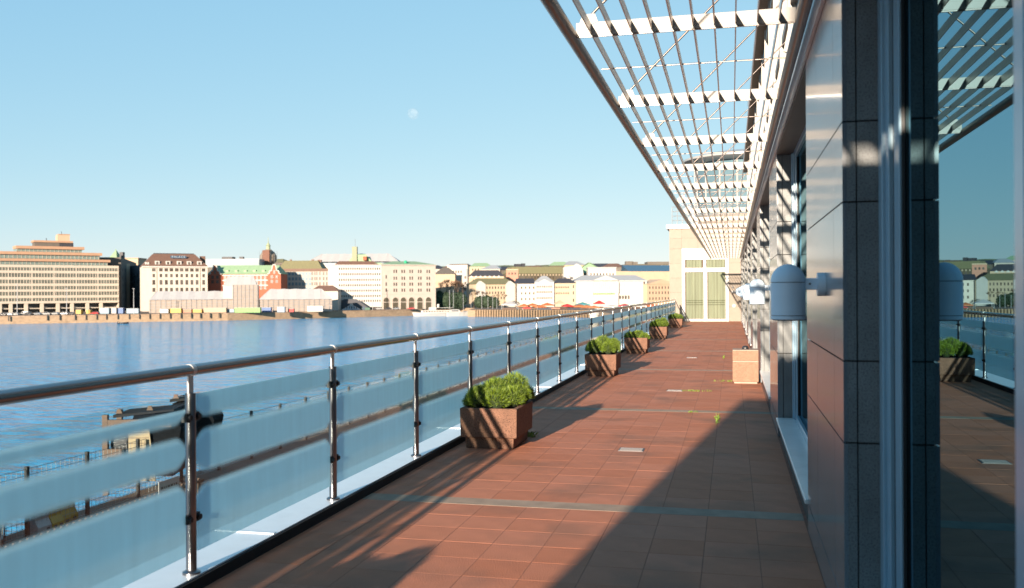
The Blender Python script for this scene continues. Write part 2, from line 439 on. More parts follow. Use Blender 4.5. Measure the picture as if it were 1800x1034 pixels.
fm = MB().box(-.22, .22, -.3, .2, -2.1, .4).mesh('fender', RUBBER)
for px in (15, 83, 105, 132, 151, 170, 187, 207, 227, 245, 263, 281, 299, 318, 336, 352, 369, 385):
    Zs = 447 + (486 - 447) * px / 400.0
    x, y = g2(px, Zs - 1.0); link('fender', fm, land, (x, y, ZQ - .3), R(32))
# hills
hill = MB()
def ridge(mb, px0, px1, Z, ys, depth=500, n=40):
    top = []
    for i in range(n + 1):
        t = i / n; px = px0 + (px1 - px0) * t
        k = t * (len(ys) - 1); j = min(int(k), len(ys) - 2)
        y = ys[j] + (ys[j+1] - ys[j]) * (k - j) + math.sin(i * 2.1) * .7
        top.append((px, y))
    i0 = len(mb.v)
    for px, y in top:
        p = PX(px, y, Z); a = PX(px, 517, Z - 160); b = PX(px, 517, Z + depth)
        mb.v += [(a.x, a.y, ZQ - 1), (p.x, p.y, p.z), (b.x, b.y, ZQ - 1)]
    for i in range(n):
        a = i0 + i * 3
        mb.f += [(a, a + 3, a + 4, a + 1), (a + 1, a + 4, a + 5, a + 2)]
ridge(hill, -700, 1500, 1500, [478, 476, 474, 473, 472, 470, 468, 466, 470, 474], 700, 90)
part('hills', hill, MEADOW, kind='structure', smooth=60)

# ---- moon
mo = MB(); rings = []
for i in range(1, 16):
    t = math.pi * i / 16; rings.append((math.sin(t), -math.cos(t)))
mo.lathe(rings, n=32)
mm = bpy.data.materials.new('moon_rock'); mm.use_nodes = True
n_, l_ = mm.node_tree.nodes, mm.node_tree.links
b_ = n_['Principled BSDF']; b_.inputs['Roughness'].default_value = 1; b_.inputs['Specular IOR Level'].default_value = 0
tx = n_.new('ShaderNodeTexNoise'); tx.inputs['Scale'].default_value = 1.6
tcn = n_.new('ShaderNodeTexCoord'); l_.new(tcn.outputs['Object'], tx.inputs[0])
rp = n_.new('ShaderNodeValToRGB'); rp.color_ramp.elements[0].position = .42; rp.color_ramp.elements[1].position = .58
rp.color_ramp.elements[0].color = (.35, .37, .4, 1); rp.color_ramp.elements[1].color = (.75, .75, .72, 1)
l_.new(tx.outputs[0], rp.inputs[0]); l_.new(rp.outputs[0], b_.inputs['Base Color'])
tp = n_.new('ShaderNodeBsdfTransparent'); ms = n_.new('ShaderNodeMixShader'); ms.inputs[0].default_value = .95
l_.new(b_.outputs[0], ms.inputs[1]); l_.new(tp.outputs[0], ms.inputs[2]); l_.new(ms.outputs[0], n_['Material Output'].inputs[0])
MOON_R = 10.0 / F * 6000
moon = link('moon', mo.mesh('moon', mm, 180), None, PX(726, 200, 6000)); moon.scale = (MOON_R,) * 3
tagm(moon, 'faint pale daytime moon hanging in the blue sky over the harbour', 'moon')

# ------------------------------------------------------------------ terrace floor
XL, XR, YN, YF = -2.90, 0.50, -6.0, 51.8
floor = part('terrace_floor', MB().box(-3.34, 1.2, YN, YF, -0.45, -0.0011), GROUT, kind='structure')
strips = [-5.55, 0.85, 7.02, 12.92, 19.7, 26.0, 32.2, 38.5, 44.8]
SW = 0.22
sme = bevel(MB().box(0, XR - XL, 0, SW, -.02, .001).mesh('stone_strip', STRIP), .003)
for y in strips: link('stone_strip', sme, floor, (XL, y - SW / 2, 0))
cols = 10; cw = (XR - XL) / cols
tile_meshes = {}
rest = MB(); ntile = 0
bounds = [YN] + strips + [YF]
cells = []
for i in range(len(bounds) - 1):
    a = bounds[i] + (SW / 2 if i > 0 else 0); b = bounds[i+1] - (SW / 2 if i < len(bounds) - 2 else 0)
    nr = max(1, round((b - a) / .345)); h = (b - a) / nr
    for r in range(nr):
        for c in range(cols): cells.append((a + r * h, c, h))
cells.sort(key=lambda q: (q[0] < 4.2, q[0]))
for y, c, h in cells:
    g = .0022; x0 = XL + c * cw + g; dz = random.uniform(-.0004, .0003)
    if ntile < 300 and y > 4.1:
        key = round(h, 4)
        if key not in tile_meshes:
            tile_meshes[key] = bevel(MB().box(0, cw - 2 * g, 0, h - .003, -.02, 0).mesh('tile', TILE), .0006)
        t = link('tile', tile_meshes[key], floor, (x0, y + .0015, dz))
        ntile += 1
    else:
        rest.box(x0, x0 + cw - 2 * g, y + .0015, y + h - .0015, -.02, dz)
part('paving_tiles', rest, TILE, floor, kind='stuff')
# kerb and metal ledge under the railing
part('kerb', MB().box(-2.945, -2.902, YN, YF - .01, -.02, .066), KERB, kind='structure')
led = part('edge_ledge', MB().box(-3.36, -2.918, YN, YF - .012, .068, .078), LEDGE, kind='structure')
for k in range(12):
    y = -4.0 + k * 3.8 * 1.25
    part('sheet_seam', MB().box(-3.355, -2.925, y, y + .03, .078, .084), LEDGE, led)

# floor drains
dm = MB().box(-.13, .13, -.10, .10, -.01, .004)
for i in range(6): dm.box(-.115, .115, -.085 + i * .03, -.07 + i * .03, .0045, .009)
dmesh = dm.mesh('drain', mat('drain_metal', (0.12, 0.11, 0.11), .5, metal=.5, var=.1))
for px, py, lab in ((1110, 791, 'small grey square drain cover set in the tiles nearest the camera'),
                    (1186, 687, 'small grey drain cover in the tiles beside a tuft of yellow weeds'),
                    (1216, 629, 'farthest small drain cover in the sunlit tile floor')):
    p = floor_pt(px, py); d = link('drain_cover', dmesh, None, (p.x, p.y, 0.001)); tagm(d, lab, 'drain cover', 'drain covers down the middle of the terrace')
# weeds
def weed_mesh(seed, n, L, W, H):
    rnd = random.Random(seed); mb = MB()
    for _ in range(n):
        x, y = rnd.gauss(0, W), rnd.gauss(0, L); a = rnd.uniform(0, 6.28); h = rnd.uniform(.4, 1) * H
        dx, dy = math.cos(a), math.sin(a); lean = rnd.uniform(.2, 1.1) * h; wd = .004
        mb.poly([(x - dy * wd, y + dx * wd, 0), (x + dy * wd, y - dx * wd, 0), (x + dx * lean * .5 + dy * wd, y + dy * lean * .5 - dx * wd, h * .7), (x + dx * lean, y + dy * lean, h)], [(0, 1, 2), (0, 2, 3)])
    return mb.mesh('weed', WEED)
for k, (px, py, n, L, W, H, lab) in enumerate((
        (932, 768, 60, .035, .035, .07, 'small green weed tuft at the foot of the nearest planter'),
        (1222, 688, 80, .02, .12, .035, 'yellow green weeds growing in the joint beside the middle drain cover'),
        (1261, 738, 70, .2, .012, .04, 'strip of green weeds in a tile joint just before the shadow edge'),
        (1216, 725, 30, .02, .04, .03, 'tiny weed clump on the grey stone strip in the sun'),
        (1278, 671, 60, .02, .12, .04, 'green weeds at the left foot of the pink granite block'),
        (1272, 628, 45, .3, .012, .035, 'line of weeds in the long joint to the left of the pink block'))):
    p = floor_pt(px, py); tagm(link('weed', weed_mesh(k, n, L, W, H), None, (p.x, p.y, 0), kind='stuff'), lab, 'weed')

# =================================================================== RAILING
rail = thing('terrace_railing', 'long steel railing with frosted glass panels along the harbour side of the terrace', 'railing', (-2.97, 4.63, 0))
PS = 1.9
post_me = MB().tube((0, 0, .075), (0, 0, 1.095), .029, n=20).lathe([(.05, .078), (.05, .09), (.03, .10)], n=20).mesh('post', POSTM, 40)
brk_me = bevel(MB().box(-.006, .006, -.024, .024, 1.095, 1.196).mesh('post_bracket', BRIGHT), .002)
clamp = MB()
for s in (-1, 1):
    clamp.box(-.018, .018, s * .030 if s > 0 else -.062, .062 if s > 0 else -.030, -.024, .024)
clamp.box(-.012, .012, -.031, .031, -.015, .015)
clamp.tube((.018, -.045, 0), (.034, -.045, 0), .016, n=12).tube((.018, .045, 0), (.034, .045, 0), .016, n=12)
clamp.tube((-.034, -.045, 0), (-.018, -.045, 0), .016, n=12).tube((-.034, .045, 0), (-.018, .045, 0), .016, n=12)
clamp_me = clamp.mesh('clamp', RUBBER, 40)
seg_me = MB().tube((0, .002, 1.224), (0, PS - .002, 1.224), .0325, n=24).mesh('handrail', STEEL, 40)
slv_me = MB().tube((0, -.018, 1.224), (0, .018, 1.224), .0342, n=24).mesh('rail_sleeve', BRIGHT, 40)
pane = MB().box(-.005, .005, 0, 1.78, 0, .896)
pane_me = pane.mesh('glass_panel', FROST); pane_lo = pane.mesh('glass_panel', FROST_LOW)
kk = range(-5, 25)
for k in kk:
    y = PS * k
    po = link('post', post_me, rail, (0, y, 0))
    link('post_bracket', brk_me, po); link('clamp', clamp_me, po, (0, 0, .96)); link('clamp', clamp_me, po, (0, 0, .39))
    link('rail_sleeve', slv_me, rail, (0, y, 0))
    if k < 24:
        link('handrail', seg_me, rail, (0, y, 0))
        link('glass_panel', pane_lo if k in (-1, -2) else pane_me, rail, (0, y + .06, .19))
# end stay by the far wall
part('end_stay', MB().tube((0, 1.9 * 24 + .02, 1.2), (.45, 1.9 * 24 + 1.4, .05), .02, n=8), POSTM, rail)

# =================================================================== TERRACE BUILDING
bld = thing('terrace_building', 'grey granite building with big dark mirror windows along the right of the terrace', 'building', (0.5, 4.49, 0))
def BL(x, y, z=0): return (x - .5, y - 4.49, z)      # world -> building local
def bpart(name, mb, m, parent=bld, **k):
    for i, (x, y, z) in enumerate(mb.v): mb.v[i] = (x - .5, y - 4.49, z)
    return part(name, mb, m, parent, **k)
MOD, PLEN = 6.3, 2.1
ZS = [(.012, .196), (.202, .945), (.951, 1.322), (1.328, 2.055), (2.061, 2.425), (2.431, 3.30)]
core_me = MB().box(.0205, .40, .0205, 2.08, 0, 3.31).mesh('pier', CORE)
pm = {}
def panel_me(key, x0, x1, y0, y1, z0, z1, m):
    if key not in pm: pm[key] = MB().box(x0, x1, y0, y1, z0 + .001, z1 - .001).mesh('stone_panel', m)
    return pm[key]
for k in range(-1, 8):
    y0 = 4.49 + MOD * k
    pr = link('pier', core_me, bld, BL(.5, y0))
    for zi, (z0, z1) in enumerate(ZS):
        ys = [0, .387, 1.337, 2.1]
        for j in range(3):
            link('stone_panel', panel_me(('f', j, zi), 0, .019, ys[j] + (.003 if j else 0), ys[j+1] - (.003 if j < 2 else 0), z0, z1, POL), pr)
        for j, (xa, xb) in enumerate(((.0195, .058), (.064, .215))):
            link('stone_panel', panel_me(('r', j, zi), xa, xb, 0, .019, z0, z1, STONE), pr)
# masonry beside/below/above the openings
base = MB(); so = MB()
for k in range(-1, 9):
    a = 4.49 + MOD * k - (MOD - PLEN); b = 4.49 + MOD * k
    b = min(b, YF)
    base.box(.522, .9, a, b, 0, .188)
bpart('plinth', base, mat('plinth_stone', (.06, .06, .06), .5, var=.2, scale=5))
sill_me = bevel(MB().box(-.02, .20, .004, MOD - PLEN - .004, .19, .224).mesh('window_sill', SILL), .004)
lint_me = MB().box(.0, .40, .002, MOD - PLEN - .002, 3.18, 3.308).mesh('lintel', SOFF)
def frame_mesh(w):
    """window frame for an opening w long; local y from 0 to w, plane x=.205"""
    mb = MB(); H0, H1 = .226, 3.178
    def v(ya, yb, xa, z0=H0, z1=H1): mb.box(xa, .2045, ya, yb, z0, z1)
    for s in (0, 1):
        def yy(a, b): return (a, b) if s == 0 else (w - b, w - a)
        v(*yy(.002, .100), .155); v(*yy(.100, .190), .170); v(*yy(.190, .245), .196); v(*yy(.245, .370), .183)
    m = w / 2
    v(m - .02, m + .06, .165); 
    for (a, b) in ((.370, m - .02), (m + .06, w - .370)):
        mb.box(.17, .2045, a, b, H0, H0 + .07); mb.box(.17, .2045, a, b, H1 - .07, H1)
        
    return mb.mesh('window_frame', FRAME)
W = MOD - PLEN
fr_me = bevel(frame_mesh(W), .003)
gk = MB()
for s in (0, 1):
    for a, b in ((.191, .2445), (.371, .385)):
        ya, yb = (a, b) if s == 0 else (W - b, W - a)
        gk.box(.188 if a < .3 else .192, .1959 if a < .3 else .2042, ya, yb, .30, 3.1)
gk_me = gk.mesh('gasket', GASK)
gp_me = MB().box(.206, .216, .0, W, .19, 3.2).mesh('glass_pane', MGLASS)
for k in range(-1, 8):
    a = 4.49 + MOD * k - W
    g = link('glass_pane', gp_me, bld, BL(.5, a)); 
    wf = link('window_frame', fr_me, bld, BL(.5, a)); link('gasket', gk_me, wf)
    link('window_sill', sill_me, bld, BL(.5, a)); link('lintel', lint_me, bld, BL(.5, a))
a = 4.49 + MOD * 7 + PLEN
bpart('end_pier', MB().box(.5, .9, a, YF - .01, 0, 3.308), STONE)
# back wall, slab, fascia
bpart('rear_wall', MB().box(.92, 9, YN - 2, YF - .02, -8.3, 3.30), CORE)
bpart('fascia', MB().box(.478, .4985, YN, YF - .03, 3.21, 3.405), FASC)
bpart('roof_slab', MB().box(.50, 9, YN - 2, YF - .02, 3.311, 3.46), SOFF)
bpart('lower_wall', MB().box(-3.30, .95, YN - 8, YF - .02, ZQ, -.46), CREAM)
# upper storey: glass and white mullions
UY0, UY1 = 2.0, 51.0
bpart('upper_wall', MB().box(.95, 9, UY0, UY1, 3.461, 8.0), CORE)
ug = MB(); up_me = MB().box(0, .02, .04, 2.29, 3.70, 5.70).mesh('upper_window', UGLASS); up2 = MB().box(0, .02, .04, 2.29, 5.85, 7.6).mesh('upper_window', UGLASS)
mu_me = MB().box(-.10, -.001, -.04, .04, 3.462, 7.9).mesh('mullion', PERG)
for i in range(int((UY1 - UY0) / 2.33)):
    y = UY0 + i * 2.33
    link('upper_window', up_me, bld, BL(.90, y)); link('upper_window', up2, bld, BL(.90, y))
    link('mullion', mu_me, bld, BL(.90, y))
bpart('transom', MB().box(.83, .9, UY0, UY1, 5.71, 5.84).box(.83, .9, UY0, UY1, 3.47, 3.69).box(.83, .9, UY0, UY1, 7.62, 7.75), PERG)
bpart('upper_roof', MB().box(.62, 9, UY0 - .3, UY1, 8.0, 8.28), mat('eaves', (.24, .19, .13), .6, var=.1))
# return wing behind the viewer, closes the near end of the terrace (throws the big shadow)
bpart('near_wing', MB().box(-2.38, 9, -12, -6.02, -8.3, 4.42), ENDST)

bpart('added_shade_wall', MB().box(-1.12, 9, -6.5, -6.2, 4.64, 8.3), ENDST)  # unseen wall added to keep sun off the upper part of the nearest pier
for x in (1.6, 4.5, 7.5): bpart('shade_wall_post', MB().box(x, x + .3, -6.45, -6.25, 4.425, 4.635), ENDST)  # posts added only to carry the unseen shading wall

# chimney-like vent column on the roof
ch = thing('roof_vent', 'round cream vent column with a white cap rising behind the white sunscreen', 'chimney', (1.15, 44, 8.28))
part('shaft', MB().lathe([(.26, -.0), (.26, 1.9)], n=20), mat('vent_cream', (.28, .23, .17), .6), ch, smooth=40)
part('cap', MB().lathe([(.38, 1.92), (.38, 2.15), (.30, 2.2)], n=20), WHITE, ch, smooth=40)

# =================================================================== PERGOLA
pg = thing('sunscreen_pergola', 'white louvred sunscreen with brown edge tubes projecting from the wall over the terrace', 'pergola', (0.5, 6.0, 3.34))
def PL(mb):
    for i, (x, y, z) in enumerate(mb.v): mb.v[i] = (x - .5, y - 6.0, z - 3.34)
    return mb
PY0, PSP = 6.0 - 2.335 * 3, 2.335
PY1 = PY0 + PSP * 21
part('edge_tube', PL(MB().tube((-1.02, PY0, 3.34), (-1.02, PY1, 3.34), .042, n=18)), PTUBE, pg, smooth=40)
part('edge_tube', PL(MB().tube((.43, PY0, 3.34), (.43, PY1, 3.34), .040, n=18)), PTUBE, pg, smooth=40)
cb_me = bevel(MB().box(-1.485, -.10, -.006, .006, -.012, .078).mesh('crossbeam', PERG), .002)
cb_me2 = MB().box(-1.485, -.10, -.007, .007, -.020, -.0125).mesh('bottom_flange', PTUBE)
rod_me = MB().tube((-1.48, 0, .05), (-.09, 0, .05), .0055, n=6).mesh('spacer_rod', ROD, 60)
tie_me = MB().tube((-1.40, 0, .11), (.33, 0, 1.78), .0085, n=8).mesh('tie_rod', ROD, 60)
plate_me = MB().prism([(.20, 1.55), (.40, 1.50), (.40, 2.05), (.28, 1.95)], 'y', -.02, .02).mesh('glint_plate', PERG)  # white plates added in place of bright window reflections
ear_me = MB().prism([(-1.48, .02), (-1.34, .079), (-1.36, .13), (-1.44, .13)], 'y', -.010, .010).mesh('end_bracket', PERG)
for i in range(22):
    y = PY0 + PSP * i - 6.0
    cb = link('crossbeam', cb_me, pg, (0, y, 0)); link('bottom_flange', cb_me2, cb); link('end_bracket', ear_me, cb)
    if i < 21: link('spacer_rod', rod_me, pg, (0, y + PSP / 2, 0))
    if 0 < i < 20:
        t = link('tie_rod', tie_me, pg, (0, y, 0)); link('glint_plate', plate_me, t)
for s in range(10):
    x = -1.02 + 1.45 * (s + 1) / 11
    mb = MB()
    for i in range(21):
        mb.box(x - .004, x + .004, PY0 + PSP * i + .008, PY0 + PSP * (i + 1) - .008, 3.345, 3.408)
    part('slat', PL(mb), SLAT, pg)

# =================================================================== WALL LAMPS
lamp = thing('wall_lamp', 'large domed grey blue wall lamp hanging on a short bracket from the nearest stone pier', 'wall lamp', (.305, 5.34, 1.49), group='domed lamps on the stone piers')
prof = [(.088, 0), (.094, .004), (.094, .022)]
part('trim_ring', MB().lathe(prof, n=40), LAMPM, lamp, smooth=35)
part('lamp_opening', MB().lathe([(.082, -.004), (.082, -.001)], n=32), LAMPD, lamp, smooth=35)
part('housing', MB().lathe([(.0935, .0255), (.0935, .205)], n=40), LAMPM, lamp, smooth=35)
part('seam', MB().lathe([(.090, .0225), (.090, .0250)], n=32).lathe([(.090, .2055), (.090, .2085)], n=32), LAMPD, lamp, smooth=35)
dome = [(.0940, .209)] + [(.0940 * math.cos(R(a)), .209 + .100 * math.sin(R(a))) for a in (4, 10, 18, 26, 34, 42, 50, 58, 66, 74, 82, 88)]
part('dome', MB().lathe(dome, n=40), LAMPM, lamp, smooth=50)
part('arm', MB().box(.085, .158, -.018, .018, .165, .23), LAMPM, lamp, bev=.004)
part('screw', MB().tube((.115, -.0185, .198), (.115, -.022, .198), .006, n=12), LAMPD, lamp)
part('mounting_plate', MB().tube((.155, 0, .195), (.1945, 0, .195), .065, n=32), LAMPM, lamp, smooth=40)
labs = ['domed wall lamp on the second stone pier, half hidden behind the nearest lamp', 'third domed wall lamp along the piers, small and blurred']
for k in range(1, 8):
    lab = labs[k-1] if k <= 2 else '%s domed wall lamp counted from the nearest one, tiny on its far pier' % ('', '', '', 'fourth', 'fifth', 'sixth', 'seventh', 'eighth')[k]
    dup(lamp, (.305, 5.34 + MOD * k, 1.49), 0, lab)

# =================================================================== PLANTERS
pl = thing('planter', 'reddish aggregate concrete planter with dwarf pine nearest the camera by the railing', 'planter', (-2.50, 9.77, 0), group='concrete planters along the railing')
def planter_body(hw, hl):
    mb = MB(); t = .055
    def ring(a, b, z): return [(-a, -b, z), (a, -b, z), (a, b, z), (-a, b, z)]
    mb.loft([ring(hw - .055, hl - .055, 0), ring(hw - .045, hl - .045, .118), ring(hw - .006, hl - .006, .122), ring(hw, hl, .43),
             ring(hw - t, hl - t, .43), ring(hw - t - .01, hl - t - .01, .36)])
    return mb
bo = part('bowl', planter_body(.31, .40), PLANT, pl, bev=.006)
so_ = MB(); so_.box(-.24, .24, -.33, .33, .361, .392); part('soil', so_, SOIL, pl)
def bush_mesh(seed, clumps, n=2300):
    rnd = random.Random(seed); mb = MB(); mi = []
    for (cx, cy, cz, r) in clumps:
        for _ in range(n):
            u = rnd.uniform(-.35, 1); a = rnd.uniform(0, 2 * math.pi); q = math.sqrt(max(0, 1 - u * u))
            d = Vector((q * math.cos(a), q * math.sin(a), u))
            lump = 1 + .10 * math.sin(a * 5 + seed) * math.cos(u * 6) + rnd.uniform(-.05, .05)
            p = Vector((cx, cy, cz)) + d * r * lump * rnd.choice((.80, .92, 1, 1, 1))
            g = (d + Vector((rnd.gauss(0, .45), rnd.gauss(0, .45), .45 + rnd.gauss(0, .3)))).normalized()
            L = rnd.uniform(.02, .048); s = g.orthogonal().normalized()
            s = (Matrix.Rotation(rnd.uniform(0, 3.14), 3, g) @ s) * .0023
            mb.poly([p - s, p + s, p + g * L + s * .3, p + g * L - s * .3], [(0, 1, 2, 3)])
            mi.append(1 if rnd.random() < .35 else 0)
    me = mb.mesh('foliage', GREENL)
    for i, p in enumerate(me.polygons): p.material_index = mi[i]
    return me
def core_mesh(clumps):
    mb = MB()
    for (cx, cy, cz, r) in clumps:
        mb.lathe([(r * .72 * math.sin(R(t)), -r * .72 * math.cos(R(t)) ) for t in (30, 60, 90, 120, 150, 172)], (cx, cy, cz), 10)
    return mb
CL = [[(-.15, -.20, .50, .125), (.06, -.26, .49, .125), (.20, -.12, .50, .12), (-.20, .03, .49, .12), (.0, -.04, .56, .14), (.16, .14, .60, .14), (-.08, .20, .53, .14), (.24, .05, .52, .10), (.04, .30, .50, .12), (-.23, -.14, .46, .09), (.24, .27, .50, .10)],
      [(-.12, -.2, .49, .14), (.14, -.22, .48, .13), (0, .02, .54, .16), (.2, .10, .53, .12), (-.2, .10, .49, .13), (.04, .26, .50, .13), (-.22, -.06, .47, .11), (.24, -.06, .47, .10)],
      [(-.16, -.15, .48, .13), (.05, -.20, .52, .14), (.20, -.04, .50, .13), (-.05, .08, .55, .14), (.14, .22, .51, .14), (-.2, .2, .48, .12), (.22, -.24, .46, .09)]]
fol = []
for s in range(3):
    fol.append((bush_mesh(s + 3, CL[s]), core_mesh(CL[s]).mesh('branches', mat('branch_core', (.02, .035, .010), .9, var=.3, scale=20), 60)))
bu = link('dwarf_pine', fol[0][0], pl); bu['label'] = 'clipped bright green dwarf pine'
link('branches', fol[0][1], bu)
spots = [(2.1, 0, 1, 'planter', None), (18.3, 1, 1.0, '', 'second dwarf pine planter from the camera by the railing'), (25.1, 2, .98, '', 'third planter from the camera, round green shrub leaning on the railing'),
         (32.7, 0, 1, '', 'fourth dwarf pine planter along the railing, small in the distance'), (43.0, 1, .95, '', 'farthest planter, standing just before the white framed doors')]
for y, v, s_, _, lab in spots:
    if lab is None: lab = 'planter beside the railing just left of the photograph, seen by its spiky shadow'
    q = dup(pl, (-2.50, y, 0), 0, lab, scale=(1, 1, s_))
    for ch_ in q.children:
        if ch_.name.startswith('dwarf_pine'):
            ch_.data = fol[v][0]; ch_.children[0].data = fol[v][1]
            ch_.scale = (.93 + .05 * v, 1.0 - .06 * (v == 2), (.88, 1.08, .97)[(v + int(y)) % 3])
            if v: ch_.rotation_euler = (0, 0, R(180) if y > 20 else 0)

# pink granite block at the right wall
bk = thing('granite_block', 'square two tier pink granite block standing by the right wall', 'litter bin', (.235, 17.2, 0))
part('lower_tier', MB().box(-.225, .225, -.25, .25, .03, .385), PINKG, bk, bev=.006)
part('foot', MB().box(-.20, .20, -.225, .225, 0, .0295), mat('foot_white', (.3, .25, .2), .8), bk)
part('joint_band', MB().box(-.222, .222, -.247, .247, .3855, .404), mat('joint_white', (.30, .22, .17), .7), bk)
part('upper_tier', MB().box(-.225, .225, -.25, .25, .4045, .585), PINKG, bk, bev=.006)
part('rim', MB().box(-.222, .222, -.247, .247, .5855, .60), mat('joint_white', (.30, .22, .17), .7), bk)
at_ = part('ashtray', MB().lathe([(.055, .60), (.06, .63), (.035, .66), (.02, .665)], n=16), LAMPD, None, smooth=50, loc=(.235, 17.2, 0.0005))
tagm(at_, 'small black domed ashtray on top of the pink granite block', 'ashtray')

# =================================================================== END WALL
ew = thing('end_building', 'cream stone building closing the far end of the terrace with white coping', 'building', (-3.35, 51.8, 0))
def EL(mb):
    for i, (x, y, z) in enumerate(mb.v): mb.v[i] = (x + 3.35, y - 51.8, z)
    return mb
DX0, DX1, DZ = -2.67, -.15, 4.02
part('wall', EL(MB().box(-3.33, 9, 51.825, 64, -8.3, 5.12)), mat('end_core', (.10, .075, .055), .9), ew)
xs = [-3.35, -2.68]
def slab(x0, x1, z0, z1): part('stone_panel', EL(MB().box(x0 + .004, x1 - .004, 51.80, 51.824, z0 + .004, z1 - .004)), ENDST, ew)
zr = [-.9, 0, .8, 1.6, 2.4, 3.2, 4.02, 4.6, 5.12]
for i in range(1, len(zr) - 1):
    slab(-3.35, DX0 - .012, zr[i], zr[i+1]); slab(DX1 + .012, .5, zr[i], zr[i+1])
for i in (6, 7):
    for a, b in ((DX0 - .012, -1.8), (-1.8, -.95), (-.95, DX1 + .012)): slab(a, b, zr[i], zr[i+1])
for i in range(6): slab(-3.35 + 0, DX0, -8.3 + i * 1.3, -8.3 + (i + 1) * 1.3)
part('coping', EL(MB().box(-3.50, 9, 51.70, 64.1, 5.125, 5.36)), WHITE, ew)
dr = part('door_frame', EL(MB().box(DX0, DX0 + .17, 51.74, 51.83, .0, DZ).box(DX1 - .17, DX1, 51.74, 51.83, 0, DZ)
          .box(DX0 + .171, DX1 - .171, 51.74, 51.83, DZ - .62, DZ).box(DX0 + .171, DX1 - .171, 51.74, 51.83, 2.72, 2.95)
          .box(-1.50, -1.30, 51.74, 51.83, .14, 2.719).box(-1.50, -1.36, 51.74, 51.83, 2.951, DZ - .621).box(DX0 + .171, DX1 - .171, 51.74, 51.83, .0, .139)), WHITE, ew)
def curtain(x0, x1, z0, z1, stripes):
    n = int((x1 - x0) / .035); mb = MB(); vs = []
    for i in range(n + 1):
        x = x0 + (x1 - x0) * i / n; y = 51.845 + .03 * math.sin(i * 1.35) + .012 * math.sin(i * .51)
        vs.append((x, y))
    for (x, y), (x2, y2) in zip(vs, vs[1:]):
        mb.poly([(x, y - .06, z0), (x2, y2 - .06, z0), (x2, y2 - .06, z1), (x, y - .06, z1)], [(0, 1, 2, 3)])
    c_ = part('curtain', EL(mb), CURT, ew, smooth=180)
    if stripes:
        for zc in (.90, 1.02, 1.13):
            st = MB()
            for (x, y), (x2, y2) in zip(vs, vs[1:]):
                st.poly([(x, y - .066, zc), (x2, y2 - .066, zc), (x2, y2 - .066, zc + .035), (x, y - .066, zc + .035)], [(0, 1, 2, 3)])
            part('curtain_stripe', EL(st), CSTR, c_)
curtain(DX0 + .22, -1.53, .16, 2.70, True); curtain(-1.26, DX1 - .2, .16, 2.70, True)
curtain(DX0 + .24, -1.60, 2.97, 3.38, False); curtain(-1.33, DX1 - .2, 2.97, 3.38, False)
# intercom, round light, small hood
part('entry_light', EL(MB().tube((.12, 51.74, .85), (.12, 51.80, .85), .09, n=20)), WHITE, ew)
part('hood_light', EL(MB().box(.0, .36, 51.68, 51.80, 1.55, 1.68)), WHITE, ew)
part('vent_grille', EL(MB().box(.02, .12, 51.76, 51.80, 1.80, 1.92)), LAMPD, ew)
rr = MB()
for i in range(12): rr.tube((-3.2 + i * .28, 52.0, 5.36), (-3.2 + i * .28, 52.0, 6.35), .018, n=6)
for z in (5.6, 5.85, 6.1, 6.35): rr.tube((-3.2, 52.0, z), (.4, 52.0, z), .018, n=6)
part('roof_railing', EL(rr), GALV, ew)

# round glass pavilion on the roof
pv = thing('roof_pavilion', 'round glazed rooftop pavilion with a curved white roof seen through the sunscreen', 'pavilion', (.9, 59, 5.36))
N = 18; Rr = 3.1
sk = MB().lathe([(Rr + .04, 0), (Rr + .04, .9)], n=36).lathe([(Rr + .05, 2.5), (Rr + .05, 2.8)], n=36); part('ring_beam', sk, ENDST, pv, smooth=30)
for j, (za, zb) in enumerate(((.905, 2.495), (2.805, 4.1))):
    for i in range(N):
        a0, a1 = 2 * math.pi * i / N + .02, 2 * math.pi * (i + 1) / N - .02
        am = (a0 + a1) / 2
        if math.sin(am) > .6: continue
        mb = MB(); p = [(Rr * math.cos(a), Rr * math.sin(a)) for a in (a0, a1)]
        q = [((Rr - .04) * math.cos(a), (Rr - .04) * math.sin(a)) for a in (a1, a0)]
        mb.prism(p + q, 'z', za, zb); part('window_pane', mb, mat('tower_glass', (.09, .15, .18), .08, var=.15, scale=1), pv)
mb = MB()
for i in range(N):
    a = 2 * math.pi * i / N; mb.tube((Rr * math.cos(a), Rr * math.sin(a), .9), (Rr * math.cos(a), Rr * math.sin(a), 4.1), .06, n=6)
part('window_posts', mb, WHITE, pv)
part('pavilion_roof', MB().lathe([(Rr + .3, 4.12), (Rr + .75, 4.3), (Rr + .75, 4.42), (Rr * .8, 4.75), (.3, 4.95)], n=36), WHITE, pv, smooth=30)

# =================================================================== NEAR QUAY
fence = thing('quay_fence', 'tall wire mesh fence with dark posts along the edge of the near quay', 'fence', (-28.3, 25, ZQ))
fp_me = MB().box(-.07, .07, -.07, .07, 0, 2.9).mesh('fence_post', RUBBER)
FY = [25 + 3.65 * i for i in range(-2, 50)]
for y in FY: link('fence_post', fp_me, fence, (0, y - 25, 0))
wm = MB()
for y in FY[:24]:
    for i in range(1, 13):
        wm.box(-.006, .006, y - 25 + i * .28 - .006, y - 25 + i * .28 + .006, .1, 2.8)
for z in [.1 + i * .27 for i in range(11)]: wm.box(-.008, .008, FY[0] - 25, FY[-1] - 25, z - .009, z + .009)
part('wire_mesh', wm, GALV, fence, kind='stuff')
pf = thing('picket_fence', 'low brown slatted fence running along the sunlit quay below the railing', 'fence', (-24.6, 25, ZQ))
pk_me = MB().box(-.04, .04, -.06, .06, 0.0, 1.25).mesh('picket', BSTEEL)
for i in range(54): link('picket', pk_me, pf, (0, -4 + i * .34, 0))
